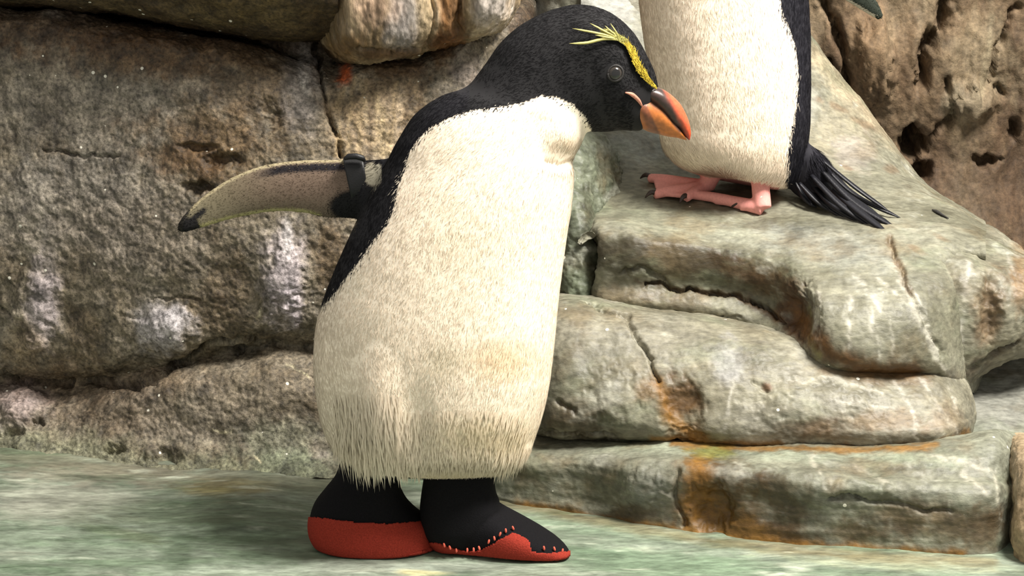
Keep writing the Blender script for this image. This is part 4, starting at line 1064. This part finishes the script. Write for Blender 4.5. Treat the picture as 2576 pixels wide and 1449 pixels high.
# ---------------------------------------------------------------- penguin on the ledge
Y2 = .40
p2 = empty('penguin', 'cream-bellied penguin with pink webbed feet and black tail standing on the rock ledge', 'penguin', loc=tuple(at_ledge(1850., 500.)))
rings2 = [(1850, 452, 1950, 478, Y2, .02), (1775, 442, 1985, 474, Y2, .052), (1712, 420, 2004, 452, Y2, .066), (1675, 385, 2020, 415, Y2, .074), (1655, 320, 2034, 345, Y2, .078), (1642, 240, 2038, 255, Y2, .080), (1628, 150, 2038, 155, Y2, .080), (1614, 60, 2036, 65, Y2, .079), (1606, -20, 2031, -20, Y2, .077), (1604, -110, 2022, -115, Y2, .073), (1615, -195, 1998, -205, Y2, .066),
          (1640, -270, 1962, -292, Y2, .058), (1662, -330, 1932, -360, Y2, .052), (1655, -395, 1912, -430, Y2, .049), (1640, -450, 1885, -490, Y2, .046), (1640, -505, 1850, -545, Y2, .041), (1668, -555, 1800, -580, Y2, .03), (1710, -582, 1750, -590, Y2, .01)]
pieces = [loft_rings(rings2, 80, 160)]
wing2 = [(1985, -210, 1960, -90, Y2 - .01, .014), (2040, -170, 2005, -70, Y2 - .004, .011), (2095, -120, 2065, -40, Y2, .009), (2145, -70, 2112, -8, Y2, .007), (2185, -25, 2155, 18, Y2, .0055), (2212, 15, 2188, 38, Y2, .0042), (2222, 40, 2210, 50, Y2, .0025)]
pieces.append(loft_rings(wing2, 32, 50))
pieces.append(loft_rings([(1960, 330, 2055, 380, Y2 + .01, .03), (1975, 400, 2078, 400, Y2 + .005, .034), (1985, 470, 2120, 455, Y2, .030), (2020, 500, 2150, 490, Y2 - .01, .02), (2070, 512, 2150, 512, Y2 - .015, .008)], 40, 30))
# feet: shank, three toes and web each
def lp(x, y, h): return at_ledge(float(x), float(y), h)
claws = []
def bird_foot(ankle, top, toes, rr=.0076):
    out = [tube(resample([top, (np.array(top) + ankle) / 2, ankle], 8), np.full(8, rr * 1.35), 16)]
    for tip in toes:
        m1 = ankle * .6 + tip * .4 + np.array((0, 0, .001)); m2 = ankle * .25 + tip * .75 + np.array((0, 0, .0015))
        out.append(tube(resample([ankle, m1, m2, tip], 10), np.interp(np.linspace(0, 1, 10), (0, .5, 1), (rr * 1.1, rr * .85, rr * .72)), 14))
        d = tip - ankle; d /= np.linalg.norm(d); claws.append((tip, d))
    for a, b in zip(toes[:-1], toes[1:]):      # web as a thin wedge
        n = 9; c0 = []; c1 = []
        for t in np.linspace(.05, .93, n):
            c0.append(ankle * (1 - t) + a * t); c1.append(ankle * (1 - t) + b * t)
        out.append(loft_pts(np.array(c0), np.array(c1), np.full(n, .0026), 20, 24, np.array((0, -.2, .98)), 3.0))
    return out
near_ank = lp(1918, 524, .007)
pieces += bird_foot(near_ank, at(1912., 455., near_ank[1] + .012), [lp(1862, 520, .005), lp(1800, 503, .005), lp(1745, 490, .005)])
far_ank = lp(1775, 470, .007)
pieces += bird_foot(far_ank, at(1800., 425., far_ank[1] - .0), [lp(1724, 499, .005), lp(1645, 490, .005), lp(1632, 448, .005)])
me2 = fuse('body', pieces, 0.0016, 5)
V, Nn, T = mesh_arrays(me2)
q2 = project(V)
hg = .0005 * fbm(V * 40 + 7, 3) * (V[:, 2] > .30)
V = V + Nn * hg[:, None]
me2.vertices.foreach_set('co', V.astype(np.float32).ravel()); me2.update()
WHITE2 = [(1560, 520), (1560, -330), (1700, -330), (1900, -250), (1945, -120), (1958, -20), (1968, 30), (1990, 80), (2004, 130), (2010, 200), (2003, 270), (1990, 330), (1983, 390), (1986, 440), (1978, 500), (1950, 540), (1860, 520), (1700, 520)]
footz = LZ0 + LS * (V[:, 1] - LY0)
def colour2(P, px, rng=None):
    q = px if rng is None else px + rng.normal(scale=3.5, size=px.shape)
    white = in_poly(q, WHITE2) & (P[:, 1] < Y2 + .045)
    f = fbm(P * 18 + 3, 3)
    cream = lin((252, 237, 218)) * (1 + .06 * f)[:, None]
    g = sstep(1.2, .3, np.hypot((q[:, 0] - 1790) / 90, (q[:, 1] - 440) / 34) + .2 * f)[:, None] * .75
    cream = cream * (1 - g) + lin((150, 104, 88)) * g
    C = np.where(white[:, None], cream, lin((34, 33, 40)) * (1 + .3 * f)[:, None])
    h = P[:, 2] - (LZ0 + LS * (P[:, 1] - LY0))
    foot = (h < .022) & (q[:, 0] < 1960) & (q[:, 1] > 425)
    pink = lin((232, 158, 150)) * (1 + .12 * f)[:, None]
    C = np.where(foot[:, None], pink, C)
    sh = (h >= .022) & (h < .05) & (np.hypot(P[:, 0] - near_ank[0], P[:, 1] - near_ank[1] - .008) < .013)
    C = np.where(sh[:, None], pink, C)
    wing = (q[:, 0] > 2045) & (q[:, 1] < 80)
    edge = pdist(q, [(2005, -70), (2065, -40), (2112, -8), (2155, 18), (2195, 42)]) < 7
    C = np.where(wing[:, None], np.where(edge[:, None], lin((205, 196, 176)), lin((44, 50, 42))), C)
    return np.clip(C, 0, 1)
set_col(me2, colour2(V, q2))
body2 = part('body', me2, MAT_SKIN, p2)
flow2 = [(1700, 0, -.05, 1), (1950, 0, .1, 1), (1750, 200, .05, 1), (1900, 200, .05, 1), (1750, 400, .5, 1), (1920, 450, -.1, 1), (2020, 100, 0, 1), (2030, 300, 0.1, 1), (2060, 420, .8, 1), (2130, 500, 1, .7), (1800, -300, .1, 1), (2150, 0, 1, .8), (1990, 480, .2, 1)]
def len2(px): return np.where((px[:, 0] > 2010) & (px[:, 1] > 360), .016, np.where(px[:, 1] > 350, .012, np.where(px[:, 0] > 2050, .003, .010)))
def keep2(P, n):
    h = P[:, 2] - (LZ0 + LS * (P[:, 1] - LY0)); p = project(P)
    return (h > .03) & ~((np.hypot(P[:, 0] - near_ank[0], P[:, 1] - near_ank[1] - .008) < .012) & (h < .045))
plumage('plumage', p2, me2, 95000, colour2, flow2, len2, 0.016, keep=keep2, seed=13, clump=0.2)
for tip, d in claws:
    pts = [tip - d * .003 + (0, 0, .002), tip + d * .003 + (0, 0, .0035), tip + d * .007 + (0, 0, .0015), tip + d * .0105 + (0, 0, -.002)]
    part('claw', smooth(pieces_to_mesh('claw', [tube(resample(pts, 8), np.interp(np.linspace(0, 1, 8), (0, .5, 1), (.0034, .0026, .0006)), 10)])), MAT_CLAW, p2)
# tail feathers
rng = np.random.default_rng(4)
tails = [((2060, 405), (2150, 490), (2268, 550), 4), ((2055, 415), (2150, 510), (2255, 575), 5.5), ((2050, 430), (2140, 515), (2235, 588), 6), ((2040, 440), (2120, 520), (2205, 578), 5), ((2030, 450), (2100, 520), (2165, 560), 5),
         ((2065, 400), (2150, 470), (2240, 535), 3.5), ((2020, 455), (2080, 520), (2130, 552), 4.5), ((2010, 460), (2060, 510), (2090, 532), 4), ((2050, 420), (2130, 490), (2215, 545), 5), ((2000, 455), (2030, 505), (2055, 522), 4), ((2045, 425), (2120, 505), (2190, 570), 5), ((2035, 440), (2110, 505), (2180, 548), 5)]
for i, (a, b, c, w) in enumerate(tails):
    h0 = Y2 - .02 + rng.uniform(-.012, .012)
    tipp = at_ledge(float(c[0]), float(c[1]), .004 + .002 * (i % 3))
    A = at(float(a[0]), float(a[1]), h0); B = at(float(b[0]), float(b[1]), (h0 + tipp[1]) / 2 - .006)
    P3 = resample([A, B, tipp], 16)
    m = pieces_to_mesh('tail_feather', [blade(P3, np.interp(np.linspace(0, 1, 16), (0, .5, .85, 1), (.7, 1, .85, .15)) * w * .00085, -FWD * .8 + np.array((0, 0, .6)), .0003)])
    part('tail_feather', smooth(m), MAT_TAIL, p2)
# head details above the picture
bvh2 = BVHTree.FromPolygons(V.tolist(), T.tolist())
up2 = [(1660, -500, 1650, -462, .013), (1630, -492, 1630, -460, .012), (1600, -478, 1605, -455, .009), (1575, -455, 1588, -446, .005), (1570, -436, 1576, -436, .001)]
low2 = [(1655, -466, 1660, -436, .011), (1630, -462, 1634, -440, .010), (1605, -456, 1610, -441, .007), (1585, -448, 1590, -442, .002)]
b = part('beak', mandible('beak', up2, Y2, lambda q, f: np.tile(lin((190, 90, 50)), (len(q), 1))), MAT_BEAK, p2)
part('lower_mandible', mandible('lower_mandible', low2, Y2, lambda q, f: np.tile(lin((176, 104, 46)), (len(q), 1))), MAT_BEAK, b)
eye(p2, bvh2, 1715, -490, .0065)

# ---------------------------------------------------------------- small things lying about
lv, _, lt = mesh_arrays(bpy.data.objects['upper_ledge'].data)
ledge_bvh = BVHTree.FromPolygons(lv.tolist(), lt.tolist())
scrap = [hit(ledge_bvh, x, y, .0014)[0] for x, y in ((2345, 531), (2358, 537), (2372, 545), (2386, 552))]
bits = pieces_to_mesh('feather_scrap', [tube(resample(scrap, 12), np.interp(np.linspace(0, 1, 12), (0, .4, 1), (.0008, .0024, .0006)), 8)])
tag(link('feather_scrap', smooth(bits), MAT_DARKBIT), 'small dark feather scrap lying on the sloping rock beyond the black tail', 'feather')
